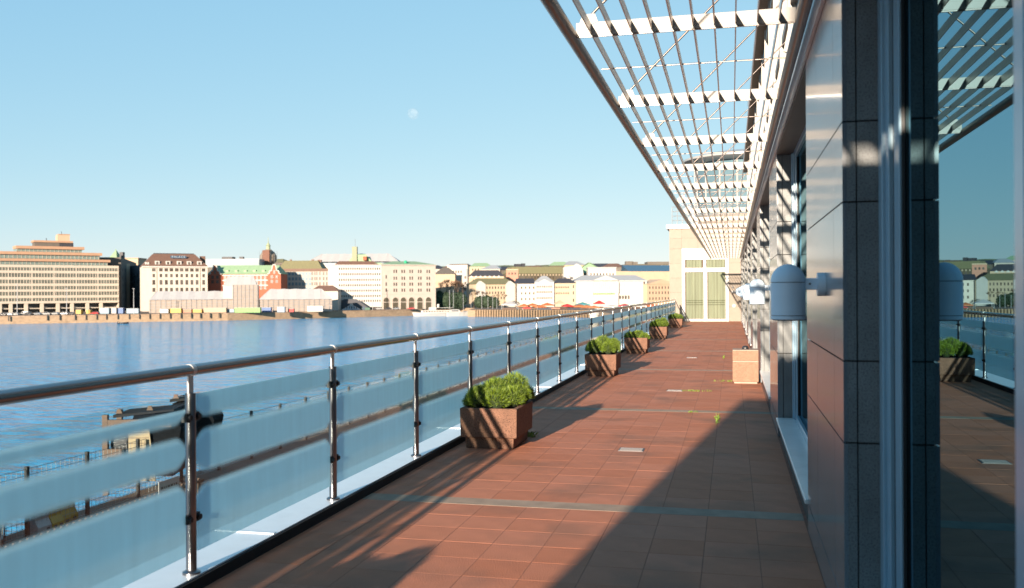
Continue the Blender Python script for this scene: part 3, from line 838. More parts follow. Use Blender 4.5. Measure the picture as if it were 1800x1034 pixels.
part('top_rail', MB().box(.045, .10, -4.2, 14.3, 1.05, 1.17), BSTEEL, pf); part('lower_rail', MB().box(.045, .10, -4.2, 14.3, .18, .28), BSTEEL, pf)
sg = thing('quay_sign', 'white notice board with two lines of small black text on the quay fence', 'sign', (-24.4, 36.3, ZQ))
part('board', MB().box(0, .03, -.75, .75, .95, 1.75), WHITE, sg)
tx_ = MB()
for r_ in range(2):
    y = -.6
    while y < .55:
        wd = random.uniform(.06, .2); tx_.box(.031, .036, y, y + wd, 1.12 + r_ * .28, 1.22 + r_ * .28); y += wd + .07
part('text_lines', tx_, LAMPD, sg, kind='stuff')
part('leg', MB().box(-.03, -.001, -.5, -.44, 0, .95), GALV, sg); part('leg', MB().box(-.03, -.001, .44, .5, 0, .95), GALV, sg)
# gangway machine: two black hooded cabinets on a brown frame with a pale slatted board
def ggroot():
    p = PX(262, 760, 46.5)
    t = thing('ferry_gangway', 'black hooded ferry gangway machine on a brown frame at the quay edge', 'gangway', (p.x, p.y, ZQ), A0 + R(4))
    return t
gg = ggroot()
def hood(x0, x1, y0, z1):
    mb = MB(); mb.prism([(x0, 1.6), (x1, 1.6), (x1 + .55, 3.2), (x1, z1), (x0, z1 + 0)], 'y', y0, y0 + 2.2); return mb
part('cabinet', MB().prism([(-.9, .9), (1.35, .9), (1.75, 3.3), (1.35, 4.05), (-.55, 3.95), (-.9, 2.6)], 'y', -.6, 1.6), mat('cabinet_black', (.006, .007, .009), .95, spec=.08, var=.2), gg)
part('cabinet', MB().prism([(.9, 1.2), (2.35, 1.2), (2.75, 3.3), (2.3, 4.35), (.6, 4.22)], 'y', 1.9, 4.0), mat('cabinet_black', (.006, .007, .009), .95, spec=.08), gg)
part('cabinet_lid', MB().prism([(-1.5, 3.85), (1.45, 4.16), (1.45, 4.24), (-1.5, 4.0)], 'y', -.75, 1.7), mat('lid_grey', (0.02, 0.02, 0.022), .95, spec=.1), gg)
part('cabinet_lid', MB().prism([(.5, 4.30), (2.5, 4.50), (2.5, 4.58), (.5, 4.44)], 'y', 1.8, 4.1), mat('lid_grey', (0.02, 0.02, 0.022), .95, spec=.1), gg)
for x, y, z in ((-1.3, -.5, 4.04), (.2, -.5, 4.18), (.75, 2, 4.47), (1.9, 2, 4.56)):
    part('lifting_lug', MB().prism([(x - .16, z), (x + .16, z), (x + .07, z + .22), (x - .07, z + .22)], 'y', y, y + .08), BSTEEL, gg)
part('frame', MB().box(-2.05, -1.8, -.7, -.45, 0, 4.0).box(-2.05, -1.8, 1.3, 1.55, 0, 4.0).box(-1.79, 1.3, -.7, -.5, 3.35, 3.75).box(-1.79, -1.1, -.72, -.5, 1.9, 2.3), BSTEEL, gg)
part('inner_panel', MB().box(-1.78, -.91, -.3, 1.3, .4, 3.3), CARK, gg)
bd = part('pale_board', MB().prism([(-.75, .7), (.55, .7), (.25, 3.3), (-.75, 3.3)], 'y', -.80, -.72), TIMB, gg)
for i in range(9): part('board_groove', MB().box(-.74, .22 + .03 * (8 - i), -.806, -.801, .95 + i * .27, .98 + i * .27), BSTEEL, bd)
def barrier(y, m, lab, x=-23.4, w=1.0, h=.9):
    t = thing('road_barrier', lab, 'barrier', (x, y, ZQ), 0)
    part('body', MB().prism([(-.28, 0), (.28, 0), (.28, .22), (.12, .5), (.10, h), (-.10, h), (-.12, .5), (-.28, .22)], 'y', -w / 2, w / 2), m, t)
    part('forklift_slot', MB().box(.281, .30, -.25, -.08, .04, .14).box(.281, .30, .08, .25, .04, .14), LAMPD, t)
def on_quay(px, py):
    return floor_pt(px, py, ZQ)
for px, py, m, lab, wd in ((80, 930, WHITE, 'white plastic road barrier on the quay, left of the yellow ones', 1.5), (93, 926, CYEL, 'yellow plastic road barrier right beside the white one', .7),
                           (104, 920, CYEL, 'second yellow road barrier from the white one', .8), (117, 914, CYEL, 'third yellow road barrier, rightmost of the row', .8)):
    p = on_quay(px, py); barrier(p.y, m, lab, p.x, wd, 1.1)
# dark parked van partly seen at the lower left
# ------------------------------------------------------------------ vehicles
wheel_me = MB().tube((-.11, 0, 0), (.11, 0, 0), .33, n=14).mesh('wheel', RUBBER, 40)
def car(lab, p, rz, m, van=False, group=None):
    t = thing('parked_van' if van else 'parked_car', lab, 'van' if van else 'car', p, rz, group)
    w2 = .88; H = 1.0 if van else .72
    lo = [(-2.2, .28), (2.2, .28), (2.25, .6), (2.1, .82), (1.2, .92), (-1.95, .92), (-2.22, .8)]
    if van:
        up = [(-2.1, .921), (1.55, .921), (.95, 1.95), (.6, 2.05), (-2.05, 2.05), (-2.15, 1.9)]
    else:
        up = [(-1.75, .921), (1.15, .921), (.5, 1.38), (.2, 1.45), (-.9, 1.45), (-1.3, 1.36)]
    part('body', MB().prism(lo, 'x', -w2, w2), m, t, bev=.05)
    part('cabin', MB().prism(up, 'x', -w2 + .08, w2 - .08), m if van else m, t, bev=.04)
    gl_ = MB()
    if van: gl_.prism([(1.45, 1.05), (.98, 1.85), (.94, 1.85), (1.4, 1.05)], 'x', -.6, .6).box(-.815, .815, .3, 1.1, 1.1, 1.7)
    else: gl_.prism([(-1.45, .97), (.95, .97), (.42, 1.36), (-1.1, 1.36)], 'x', -w2 + .07, w2 - .07)
    part('windows', gl_, GLASSD, t)
    for x in (-.8, .8):
        for y in (-1.35, 1.4): link('wheel', wheel_me, t, (x, y, .33))
    return t
p = on_quay(-38, 965); car('dark van parked on the near quay, seen low through the railing gap', (p.x, p.y, ZQ), A0 + R(28), CARK, True)

# =================================================================== FAR CITY
class Far:
    """a building whose front runs between photo columns x0 and x1 at depths D0, D1"""
    def __init__(s, name, label, x0, x1, D0, D1=None, cat='building', group=None):
        D1 = D1 or D0
        a, b = PX(x0, 517, D0), PX(x1, 517, D1)
        a.z = b.z = ZQ
        d = b - a; s.L = d.length; s.rz = math.atan2(d.y, d.x)
        s.x0, s.x1, s.D0, s.D1 = x0, x1, D0, D1
        s.o = thing(name, label, cat, (a.x, a.y, ZQ), s.rz, group)
    def t(s, px):                        # photo column -> distance along the front
        # intersection in plan of the sight line with the front line
        a, b = g2(s.x0, s.D0), g2(s.x1, s.D1); q = g2(px, 100.0)
        ax, ay = a; dx, dy = b[0] - ax, b[1] - ay
        den = q[0] * dy - q[1] * dx
        u = (q[1] * ax - q[0] * ay) / den if abs(den) > 1e-9 else 0
        return u * s.L
    def h(s, py, px=None):               # photo row -> height above the quay
        px = px if px is not None else (s.x0 + s.x1) / 2
        D = s.D0 + (s.D1 - s.D0) * (px - s.x0) / (s.x1 - s.x0)
        return PX(px, py, D).z - ZQ
    def box(s, name, x0, x1, y0, y1, z0, z1, m, **k): return part(name, MB().box(x0, x1, y0, y1, z0, z1), m, s.o, **k)
    def body(s, ytop, m, depth=14, name='wall'): 
        H = s.h(ytop); s.H = H; s.box(name, 0, s.L, 0, depth, 0, H, m); return H
    def windows(s, xs, zs, w, h, m=WINM, name='window', frame=None):
        me = MB().box(-w / 2, w / 2, -.06, .06, 0, h)
        if frame is not None:
            me = me.mesh(name, m)
            fm_ = MB().box(-w / 2 - .15, w / 2 + .15, -.14, -.001, -.25, -.02).mesh('window_sill', frame)
        else: me = me.mesh(name, m); fm_ = None
        for z in zs:
            for x in xs:
                o_ = link(name, me, s.o, (x, 0, z))
                if fm_: link('window_sill', fm_, o_)
    def roof(s, x0, x1, z0, z1, m, depth=14, inset=3, over=.4, name='roof', yr=None):
        yr = depth / 2 if yr is None else yr
        v = [(x0 - over, -over, z0), (x1 + over, -over, z0), (x1 + over, depth + over, z0), (x0 - over, depth + over, z0), (x0 + inset, yr, z1), (x1 - inset, yr, z1)]
        return part(name, MB().poly(v, [(0, 1, 5, 4), (1, 2, 5), (2, 3, 4, 5), (3, 0, 4), (3, 2, 1, 0)]), m, s.o)
    def mansard(s, x0, x1, z0, z1, m, depth=14, inset=3, over=.3, name='roof'):
        v = [(x0 - over, -over, z0), (x1 + over, -over, z0), (x1 + over, depth + over, z0), (x0 - over, depth + over, z0),
             (x0 + inset, inset, z1), (x1 - inset, inset, z1), (x1 - inset, depth - inset, z1), (x0 + inset, depth - inset, z1)]
        return part(name, MB().poly(v, [(0, 1, 5, 4), (1, 2, 6, 5), (2, 3, 7, 6), (3, 0, 4, 7), (4, 5, 6, 7), (3, 2, 1, 0)]), m, s.o)
    def gable(s, x0, x1, z0, z1, m, y0=-.3, y1=.5, name='gable'):
        xm = (x0 + x1) / 2
        return part(name, MB().prism([(x0, z0), (x1, z0), (xm, z1)], 'y', y0, y1), m, s.o, fix=True)
    def chimneys(s, pts, m=REDB):
        for px, y0, y1, w in pts:
            x = s.t(px); s.box('chimney', x - w / 2, x + w / 2, 5, 5 + w, s.h(y1), s.h(y0), m)
def lin(a, b, n): return [a + (b - a) * (i + .5) / n for i in range(n)]

# 1. long cream office block with ribbon windows and stepped roof storeys
b = Far('office_block', 'long cream office block with stacked ribbon windows and stepped roof storeys at far left', -70, 209, 512, 562)
L = b.L; h = b.h
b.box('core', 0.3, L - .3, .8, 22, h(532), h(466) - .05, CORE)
levels = [468, 478, 489.5, 500.5, 511, 522]      # tops of the spandrels (photo rows)
rows = [(466, 470.5), (476, 480.5), (487.5, 492), (498.5, 503), (509, 513), (519.5, 524), (529.5, 533.5)]
for i, (ya, yb) in enumerate(rows):
    b.box('spandrel', 0, L, 0, .8, h(yb), h(ya), CREAM)
mull = MB()
for i in range(6):
    za, zb = h(rows[i+1][0]) + .003, h(rows[i][1]) - .003
    me = MB().box(0, L / 7 - .3, .35, .75, za, zb).mesh('ribbon_window', WINR)
    for k in range(7): link('ribbon_window', me, b.o, (L / 7 * k + .15, 0, 0))
    x = .6
    while x < L:
        mull.box(x - .13, x + .13, .12, .345, za, zb); x += 1.55
    for k in range(8): b.box('pilaster', max(0, L / 7 * k - .25), min(L, L / 7 * k + .25), .05, .78, za, zb, CREAM)
part('mullions', mull, CREAM, b.o, kind='stuff')
for px in (-62, -30, 0, 19, 46, 74, 102, 127, 154, 178):
    x = b.t(px); b.box('column', x - .9, x + .9, .2, 2.0, 0, h(533.6), CREAM)
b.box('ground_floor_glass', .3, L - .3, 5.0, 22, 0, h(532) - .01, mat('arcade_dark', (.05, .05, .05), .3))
b.box('arcade_canopy', 0, L, .9, 4.9, h(543), h(541.5), CREAM)
b.box('corner_wall', L - .2, L + .2, .81, 22, 0, h(466), CREAM)
for (xa, xb, yt, yb, yy, dy) in ((-70, 196, 455, 459.5, 2, 18), (-70, 183, 442.5, 447.5, 4, 16), (32, 153, 432, 437, 6, 12)):
    xa, xb = max(0, b.t(xa)), b.t(xb)
    b.box('roof_fascia', xa, xb, yy, yy + dy, h(yb), h(yt), TERRA)
    zb = h({455: 465.5, 442.5: 454.5, 432: 442}[yt]) + .02
    b.box('roof_glazing', xa + .3, xb - 1.2, yy + 1.2, yy + dy - 1, zb, h(yb) - .02, mat('pale_glazing', (.15, .19, .17), .2, var=.2, scale=.6))
    m2 = MB(); x = xa + .6
    while x < xb - 1.3: m2.box(x - .1, x + .1, yy + 1.0, yy + 1.19, zb, h(yb) - .03); x += 2.2
    part('glazing_bars', m2, CREAM, b.o, kind='stuff')
b.box('penthouse', b.t(66), b.t(110), 8, 16, h(431.9), h(425), SHADEB); b.box('penthouse_roof', b.t(64), b.t(134), 7.5, 17, h(424.9), h(421.5), TERRA)
b.box('lift_tower', b.t(107), b.t(128.5), 8.2, 14, h(421.4), h(410.5), PEACH); b.box('tower_cap', b.t(109), b.t(129), 8, 14.4, h(410.4), h(409), TERRA)
b.box('penthouse_side', b.t(110.3), b.t(135), 8.1, 16, h(431.9), h(425), DROOF)
part('aerial', MB().tube((b.t(115), 10, h(409)), (b.t(115), 10, h(404)), .12, n=6).tube((b.t(88), 10, h(421)), (b.t(88), 10, h(417)), .2, n=6), LAMPD, b.o)

# street behind, seen end-on: shaded
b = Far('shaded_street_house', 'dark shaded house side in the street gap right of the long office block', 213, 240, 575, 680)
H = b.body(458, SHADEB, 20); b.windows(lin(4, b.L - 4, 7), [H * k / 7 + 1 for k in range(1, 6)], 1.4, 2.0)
b = Far('orange_side_house', 'orange brown house top catching the sun above the shaded street', 213, 243, 690)
b.body(455, PEACH, 16); b.box('cornice', -.3, b.L + .3, -.3, 16, b.H + .01, b.H + .7, TERRA)
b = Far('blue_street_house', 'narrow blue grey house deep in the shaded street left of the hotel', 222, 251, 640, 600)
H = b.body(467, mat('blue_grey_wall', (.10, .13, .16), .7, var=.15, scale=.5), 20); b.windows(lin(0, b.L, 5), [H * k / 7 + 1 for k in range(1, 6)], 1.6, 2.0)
b = Far('copper_roof_house', 'house with a humped pale green copper roof peeking over the office block', 186, 213, 600)
b.body(463, PEACH, 14); b.roof(0, b.L * .75, b.h(463), b.h(437), GROOF, 14, 4); b.box('chimney', b.L * .78, b.L, 3, 6, b.h(463), b.h(443), DROOF)

# hotel
b = Far('hotel', 'white six storey hotel with steep brown mansard roof and a row of dormers', 251, 365, 546, 562)
H = b.body(469, PALE, 22); h = b.h
b.box('cornice', -.5, b.L + .5, -.6, 0, H - .5, H + .3, PALEW)
b.mansard(0, b.L, H + .31, h(446), BROOF, 22, 6.5); b.box('roof_ridge', 7, b.L - 7, 7, 15, h(446) + .01, h(444.6), DROOF)
xs = [b.t(px) for px in (270.5, 283, 292.5, 301.5, 311, 319.5, 328.5, 337.5, 346.5, 358)]
for yb, w_, hh in ((477.3, 2.0, 1.9), (487.5, 1.4, 2.0), (500.5, 1.6, 2.8), (513, 1.6, 2.4)):
    b.windows(xs, [h(yb)], w_, hh, frame=PALEW)
for px in (277, 296, 315.5, 333, 351):
    x = b.t(px); d = b.box('dormer', x - 1.3, x + 1.3, .6, 4, H + .9, H + 3.4, PALEW); part('dormer_window', MB().box(x - .6, x + .6, .52, .6, H + 1.4, H + 2.9), WINM, d)
for i, px in enumerate((257, 261)):
    x = b.t(px); b.box('dormer', x - .5, x + .5, .6, 4, H + .9, H + 2.6, PALEW)
for px in (276, 352): x = b.t(px); b.box('drainpipe', x - .12, x + .12, -.15, -.001, 0, H - .5, SHADEB)
b.box('right_chimney', b.L - 3, b.L, 9, 12, H, h(449), BROOF)
sgn = b.box('roof_sign', b.t(301), b.t(329), 3.0, 3.15, h(453.6), h(449.4), mat('sign_navy', (.03, .06, .10), .5))
fc = bpy.data.curves.new('sign_text', 'FONT'); fc.body = 'PALACE'; fc.size = 1.85; fc.extrude = .04; fc.align_x = 'CENTER'; fc.space_character = 1.25
to = bpy.data.objects.new('sign_text', fc); C.objects.link(to)
dg = bpy.context.evaluated_depsgraph_get(); dg.update()
tme = bpy.data.meshes.new_from_object(to.evaluated_get(dg)); tme.materials.clear(); tme.materials.append(mat('sign_letters', (.30, .34, .37), .5))
bpy.data.objects.remove(to)
lt = link('sign_letters', tme, sgn, ((b.t(301) + b.t(329)) / 2, 2.94, h(453.6) + .18)); lt.rotation_euler = (R(90), 0, 0)

# red brick building with green copper roof and white trimmed gables
b = Far('red_brick_house', 'red brick house with green copper roof and two white edged stepped gables', 365, 494, 575)
H = b.body(482, REDB, 16); h = b.h
b.roof(0, b.L, H + .01, h(466), GROOF, 16, 3)
for px, w_ in ((379, 23), (483, 23)):
    xa, xb = b.t(px - w_ / 2), b.t(px + w_ / 2); xm = (xa + xb) / 2
    steps = [(xa, 0, 0), ]
    pts = [(xa, 0), (xb, 0), (xb, H), (xb - 1.2, H + .3), (xb - 1.2, H + 1.8), (xb - 2.5, H + 2.0), (xm + 1.0, h(468.5)), (xm + .8, h(466)), (xm - .8, h(466)), (xm - 1.0, h(468.5)), (xa + 2.5, H + 2.0), (xa + 1.2, H + 1.8), (xa + 1.2, H + .3), (xa, H)]
    g_ = part('gable', MB().prism(pts, 'y', -.9, .6), REDB, b.o, fix=True)
    tr_ = MB()
    for (p0, p1) in zip(pts[2:-1], pts[3:]): tr_.tube((p0[0], -.95, p0[1]), (p1[0], -.95, p1[1]), .42, n=6)
    part('gable_trim', tr_, PALEW, g_)
    for zz in (490, 498):
        for q in (-2.3, .7): part('gable_window', MB().box(xm + q, xm + q + 1.6, -1.0, -.901, h(zz), h(zz) + 2), WINM, g_)
    part('attic_window', MB().box(xm - .6, xm + .6, -1.0, -.901, h(482), h(482) + 2.4), WINM, g_)
xs = [b.t(px) for px in range(396, 472, 7)]
b.windows(xs, [h(491), h(500), h(508)], 1.5, 2.2, frame=PALEW)
for z in (484, 493, 502): b.box('white_band', b.t(391), b.t(471), -.25, -.07, h(z) - .35, h(z) + .35, PALEW)
dm_ = MB()
for px in (398, 414, 430, 446, 462): 
    x = b.t(px); b.box('dormer', x - .9, x + .9, 1.5, 5, H + .8, H + 2.6, GROOF)

# white tents and scaffold over the old market hall
b = Far('market_hall', 'old market hall wrapped in netting under long white scaffold tent roofs', 256, 585, 497, 520)
h = b.h; xa, xm0, xm1, xb = b.t(262), b.t(409), b.t(454), b.L
b.box('left_wing', xa, xm0, 0, 14, 0, h(526.5), NETM); b.box('right_wing', xm1, xb - .5, 0, 14, 0, h(526.5), NETM)
b.box('middle_block', xm0 + .01, xm1 - .01, -1.2, 15, 0, h(500.8), NETM, )
def tent_roof(x0, x1, ya, yb, dpt, lab, ins=1.0, y0=-.7):
    za, zb = h(ya), h(yb); n = max(4, int((x1 - x0) / 3.2)); mb = MB()
    for i in range(n + 1):
        t = i / n; x = x0 + (x1 - x0) * t; sag = (0 if i % 2 == 0 else -.28)
        xi = min(max(x, x0 + ins), x1 - ins)
        mb.v += [(x, y0, za + sag * .5), (xi, dpt / 2, zb + sag), (x, dpt + .7, za + sag * .5)]
    for i in range(n):
        k = i * 3; mb.f += [(k, k + 3, k + 4, k + 1), (k + 1, k + 4, k + 5, k + 2)]
    mb.f += [(0, 1, 2), (n * 3, n * 3 + 2, n * 3 + 1)]
    part('tent_roof', mb, TENTM, b.o, label=lab)
tent_roof(xa, xm0 - .1, 526, 511, 14, None, 3); tent_roof(xm1 + .1, xb, 527, 508, 14, None, 6)
tent_roof(b.t(392), b.t(452), 503, 485, 16, 'taller white tent roof over the middle block', 2, 1)
b.box('tent_side', b.t(392), b.t(409), .2, 14, h(526), h(503), TENTM)
sf = MB()
for px in range(264, 586, 9):
    if 404 < px < 458: continue
    x = b.t(px); sf.box(x - .07, x + .07, -.35, -.2, 0, h(526.5))
for z in (531, 536, 541): sf.box(xa, xm0, -.34, -.22, h(z) - .07, h(z) + .07).box(xm1, xb - .5, -.34, -.22, h(z) - .07, h(z) + .07)
for px in range(410, 455, 7): x = b.t(px); sf.box(x - .07, x + .07, -1.5, -1.35, 0, h(501))
for z in (507, 513, 519, 525, 531, 537): sf.box(xm0, xm1, -1.49, -1.37, h(z) - .07, h(z) + .07)
part('scaffold_poles', sf, GALV, b.o, kind='stuff')

# church style tower with scaffolded dome
b = Far('clock_tower', 'stone tower with scaffolded dome and thin spire rising above the rooftops', 455, 482, 720, cat='tower')
h = b.h; xm = b.L / 2
part('tower_shaft', MB().lathe([(4.2, 0), (4.2, h(465))], (xm, 6, 0), 12), PALE, b.o)
part('scaffold_drum', MB().lathe([(4.5, h(465)), (6.4, h(458)), (6.4, h(449)), (5.2, h(444)), (2.2, h(438))], (xm, 6, 0), 16), mat('drum_net', (.18, .145, .11), .8, var=.3, scale=.8), b.o)
b.box('brick_shaft', xm - 2.6, xm + 2.8, -1.5, 3, h(466), h(440), mat('shaft_brown', (.13, .06, .04), .8, var=.15, scale=1))
part('lantern', MB().lathe([(1.6, h(439)), (1.6, h(432)), (2.0, h(431.5)), (1.0, h(428.5)), (.3, h(426)), (.12, h(416))], (xm, 6, 0), 12), mat('lantern_green', (.24, .27, .16), .6), b.o)
sf = MB()
for k in range(12):
    a = math.pi * 2 * k / 12; x, y = xm + 6.9 * math.cos(a), 6 + 6.9 * math.sin(a); sf.tube((x, y, h(466)), (x, y, h(441)), .12, n=5)
part('scaffold_poles', sf, GALV, b.o, kind='stuff')

# olive roofed block
b = Far('olive_roof_block', 'block with olive green roof and small attic windows behind the market hall', 490, 578, 600)
h = b.h; H = b.body(473, STONEC, 18); b.mansard(0, b.t(566), H + .01, h(458), OROOF, 18, 3.2)
b.box('attic_band', 0, b.L, -.5, 0, h(477), h(472.5), BROOF)
b.windows([b.t(p) for p in (497, 502, 507, 512, 517, 522, 527, 532, 537, 542, 547)], [h(475.5)], .8, 1.0, PALEW, 'attic_window')
b.windows([b.t(p) for p in (549, 553.5, 557, 562.5, 569, 574.5)], [h(484), h(493), h(502)], 1.1, 2.2)
b.windows([b.t(p) for p in range(497, 546, 6)], [h(484), h(493), h(502), h(511)], 1.5, 2.0, mat('window_blue', (.12, .18, .22), .2))
b.chimneys([(559, 456.5, 461, 2.5), (547, 456, 460, 1.5), (508, 455.5, 459, 1.2)], BROOF)
b = Far('brown_roof_annex', 'low house with brown hipped roof behind the right tent wing', 545, 594, 552)
b.body(512, PALE, 10); b.roof(0, b.L, b.H + .01, b.h(502), BROOF, 10, 4)

# glass roofed hall behind red brick house
b = Far('glass_roof_hall', 'low hall with long blue grey glass roof behind the red brick house', 362, 456, 700)
b.body(470, SHADEB, 16); b.box('glass_roof', 0, b.L, -.3, 15, b.H + .01, b.h(457.5), mat('pale_blue_glass', (.12, .17, .19), .2, var=.1)); b.box('roof_cap', 0, b.L, 0, 15, b.h(457.4), b.h(455.5), GREYR)
b.chimneys([(396, 451, 457, 8), (421, 451, 457, 3)], DROOF)

# pale building with many small windows
b = Far('pale_window_block', 'pale seven storey block with a dense grid of small dark windows', 577, 671, 566, 572)
h = b.h; H = b.body(467, PALEW, 20)
xs = [b.t(597 + i * 3.93) for i in range(19)]
for r_, yb in enumerate((474.5, 484, 494, 503.5, 513, 522.5, 531)): b.windows(xs, [h(yb)], .72, 1.35)
b.box('cornice', -.3, b.L, -.4, 0, H, H + .5, PALEW)
v0, v1 = b.t(589), b.t(665)
b.mansard(v0, v1, H + .51, h(459), BROOF, 20, 2.5); b.box('green_roof_edge', v1 - 2, b.L, 1, 18, H + .51, h(462), GROOF)
b.box('shopfront', b.t(640), b.L, -.1, 0, 0, h(540), WINM)
# limestone block with six arches
b = Far('arched_limestone_block', 'limestone block with six tall arched doorways at street level', 671.5, 766, 572, 585)
h = b.h; H = b.body(467, STONEC, 22)
b.box('string_course', 0, b.L, -.25, 0, h(517), h(515.6), STONEC); b.box('cornice', -.3, b.L + .3, -.6, 0, H, H + .6, STONEC)
b.roof(0, b.L, H + .61, h(458.5), GROOF, 22, 10)
for px in (679, 695, 709, 723, 738, 753):
    x = b.t(px); pts = [(x - 1.75, 0), (x + 1.75, 0)] + [(x + 1.75 * math.cos(R(a)), h(528) + 1.75 * math.sin(R(a))) for a in range(0, 181, 20)]
    a_ = part('arched_doorway', MB().prism(pts, 'y', -.12, .02), mat('arch_dark', (.06, .05, .033), .4, var=.3, scale=1), b.o, fix=True)
    ap = MB()
    for a in range(0, 180, 20): ap.tube((x + 1.95 * math.cos(R(a)), -.12, h(528) + 1.95 * math.sin(R(a))), (x + 1.95 * math.cos(R(a + 20)), -.12, h(528) + 1.95 * math.sin(R(a + 20))), .22, n=5)
    ap.box(x - 2.1, x - 1.76, -.25, -.001, 0, h(528)).box(x + 1.76, x + 2.1, -.25, -.001, 0, h(528)).box(x - 1.75, x + 1.75, -.2, -.125, h(531.5), h(530.5))
    part('arch_surround', ap, STONEC, a_)
    if px > 685:
        b.windows([x - .75, x + .75], [h(476.5 + 3.5), h(492), h(502.5), h(513)], .85, 2.0)
    else: b.windows([x], [h(490), h(502.5), h(513)], .9, 2.2)
bs = [(b.t(730), 'advert column')]
gc = part('green_cupola', MB().lathe([(1.0, h(463)), (1.2, h(461)), (.6, h(457.5))], (b.t(717), 5, 0), 10), mat('cupola_green', (.02, .25, .13), .5), b.o)
# white tented roof and small tower behind
b = Far('tented_roof_block', 'block under a long white protective tent roof on the skyline', 540, 702, 690)
h = b.h; b.body(463, PALE, 20); tent_roof(0, b.L, 460, 445, 20, None, 9)
b.box('flag_tower', b.t(620), b.t(628.5), -2, 2, h(462), h(434), mat('tower_olive', (.18, .185, .11), .6)); part('flagpole', MB().tube((b.t(625), 0, h(434)), (b.t(625), 0, h(420)), .12, n=5), GALV, b.o)
b.roof(b.t(612), b.t(655), h(462), h(447.5), GROOF, 8, 5, name='green_roof', yr=-1); b.box('chimney', b.t(640), b.t(646), -4, -1, h(458), h(451.5), REDB)

# white kiosk on the square and low dark shed
b = Far('quay_kiosk', 'small white kiosk with pointed roof on the quay before the limestone block', 602, 630, 553, cat='kiosk')
b.body(545, PALEW, 6); b.roof(0, b.L, b.H + .01, b.h(537), GREYR, 6, 3.8, .8); b.box('lantern', b.L / 2 - .8, b.L / 2 + .8, 2.2, 3.8, b.h(539), b.h(534), PALEW)
b.windows(lin(.5, b.L - .5, 6), [.9], .6, 1.4)
b = Far('dark_shed', 'dark low shed with sloped roof in the shade behind the kiosk', 584, 646, 562)
b.body(541, mat('shed_dark', (.05, .06, .065), .7), 3); b.roof(0, b.L, b.H + .01, b.h(526), DROOF, 3, 7, .3)
b = Far('green_container', 'dark green container beside the kiosk', 636, 650, 553, cat='container'); b.body(541, CDG, 3); b.box('door', .3, 1.8, -.05, 0, .1, 2.2, CNAV)

# right-hand skyline
b = Far('grey_slope_roof_house', 'house with sloping grey roof behind the bare trees', 764, 800, 660); b.body(482, PEACH, 16); b.roof(0, b.L, b.H + .01, b.h(470), SHADEB, 16, 5)
b = Far('pale_box_house', 'plain pale box shaped house rising above the bare trees', 786, 822, 690); b.body(466, PALE, 14); b.box('parapet', b.L * .6, b.L, 0, 10, b.H + .01, b.h(464), SHADEB)
b.windows(lin(2, b.L - 2, 6), [b.h(480)], 1.0, 1.8)
b = Far('turret_house', 'peach house with a white corner turret, dark steep roof and zigzag gables', 812, 886, 668)
h = b.h; H = b.body(486, PEACH, 16); b.mansard(b.t(824), b.L, H + .01, h(475), DROOF, 16, 4)
t0 = b.t(818); part('turret', MB().lathe([(2.3, 0), (2.3, h(476)), (1.7, h(474)), (.3, h(472.5))], (t0, 0, 0), 12), PALEW, b.o)
for z in (490, 500, 511): part('turret_window', MB().box(t0 - .6, t0 + .6, -2.4, -2.2, h(z), h(z) + 2), WINM, b.o)
b.box('drain_shaft', b.t(822), b.t(824), -.3, -.01, 0, H, SHADEB)
for px in range(829, 880, 8): xx = b.t(px); b.gable(xx - 1.5, xx + 1.5, h(488), h(484.5), PALEW)
b.windows([b.t(p) for p in range(832, 878, 7)], [h(496), h(504), h(512)], 1.1, 1.9)
b = Far('yellow_green_roof_house', 'long yellow house with olive green roof and white corner gables', 832, 907, 628, 640)
h = b.h; H = b.body(500, YELL, 14); b.roof(0, b.L, H + .01, h(489), OROOF, 14, 5)
for px in (845, 897): xx = b.t(px); b.box('white_bay', xx - 3.4, xx + 3.4, -.5, .3, 0, H, PALEW); b.gable(xx - 3.6, xx + 3.6, H + .01, h(494), PALEW, -.6, 4)
b.windows([b.t(p) for p in range(856, 888, 5)], [h(508), h(517), h(526)], .8, 1.7)
b = Far('pink_cube_house', 'small pink cube house on the skyline above the yellow house', 890, 911, 700, group=None); b.body(475, PINKR, 12); b.box('parapet', 0, b.L, -.3, 12, b.H + .01, b.H + .8, PEACH)
b.windows(lin(1, b.L - 1, 3), [b.h(483)], 1.2, 1.6)
b = Far('long_olive_block', 'long olive brown roofed block with a row of small attic windows', 896, 995, 760, 775)
h = b.h; H = b.body(481, OLIVEW, 18); b.mansard(0, b.L, H + .01, h(469), OROOF, 18, 3)
b.windows(lin(2, b.L - 2, 17), [h(491)], 1.4, 2.6); b.windows(lin(2, b.L - 2, 17), [h(481) - 1.8], .9, 1.3, YELL, 'attic_window')
b.chimneys([(915, 464, 470, 5), (924, 463, 470, 3)], DROOF)
b = Far('dark_roof_row', 'row house with dark grey roof and small square windows beside the yellow house', 905, 941, 642)
b.body(499, PALE, 12); b.roof(0, b.L, b.H + .01, b.h(489.5), DROOF, 12, 1); b.windows([b.t(p) for p in (917, 924, 931, 938)], [b.h(508), b.h(518), b.h(528)], 1.0, 1.7)
b = Far('pediment_house', 'cream house with a white pediment gable under grey hip roof', 940, 974, 632)
h = b.h; b.body(496, PALEW, 12); b.roof(0, b.L, b.H + .01, h(485), GREYR, 12, 5); b.windows(lin(1, b.L - 1, 9), [h(506), h(515.5), h(526)], .7, 1.5)
b.gable(b.L * .2, b.L * .8, b.H + .01, h(491), PALEW)
b = Far('dark_hip_roof_house', 'cream house with dark blue grey hip roof and two chimneys', 971, 1013, 634)
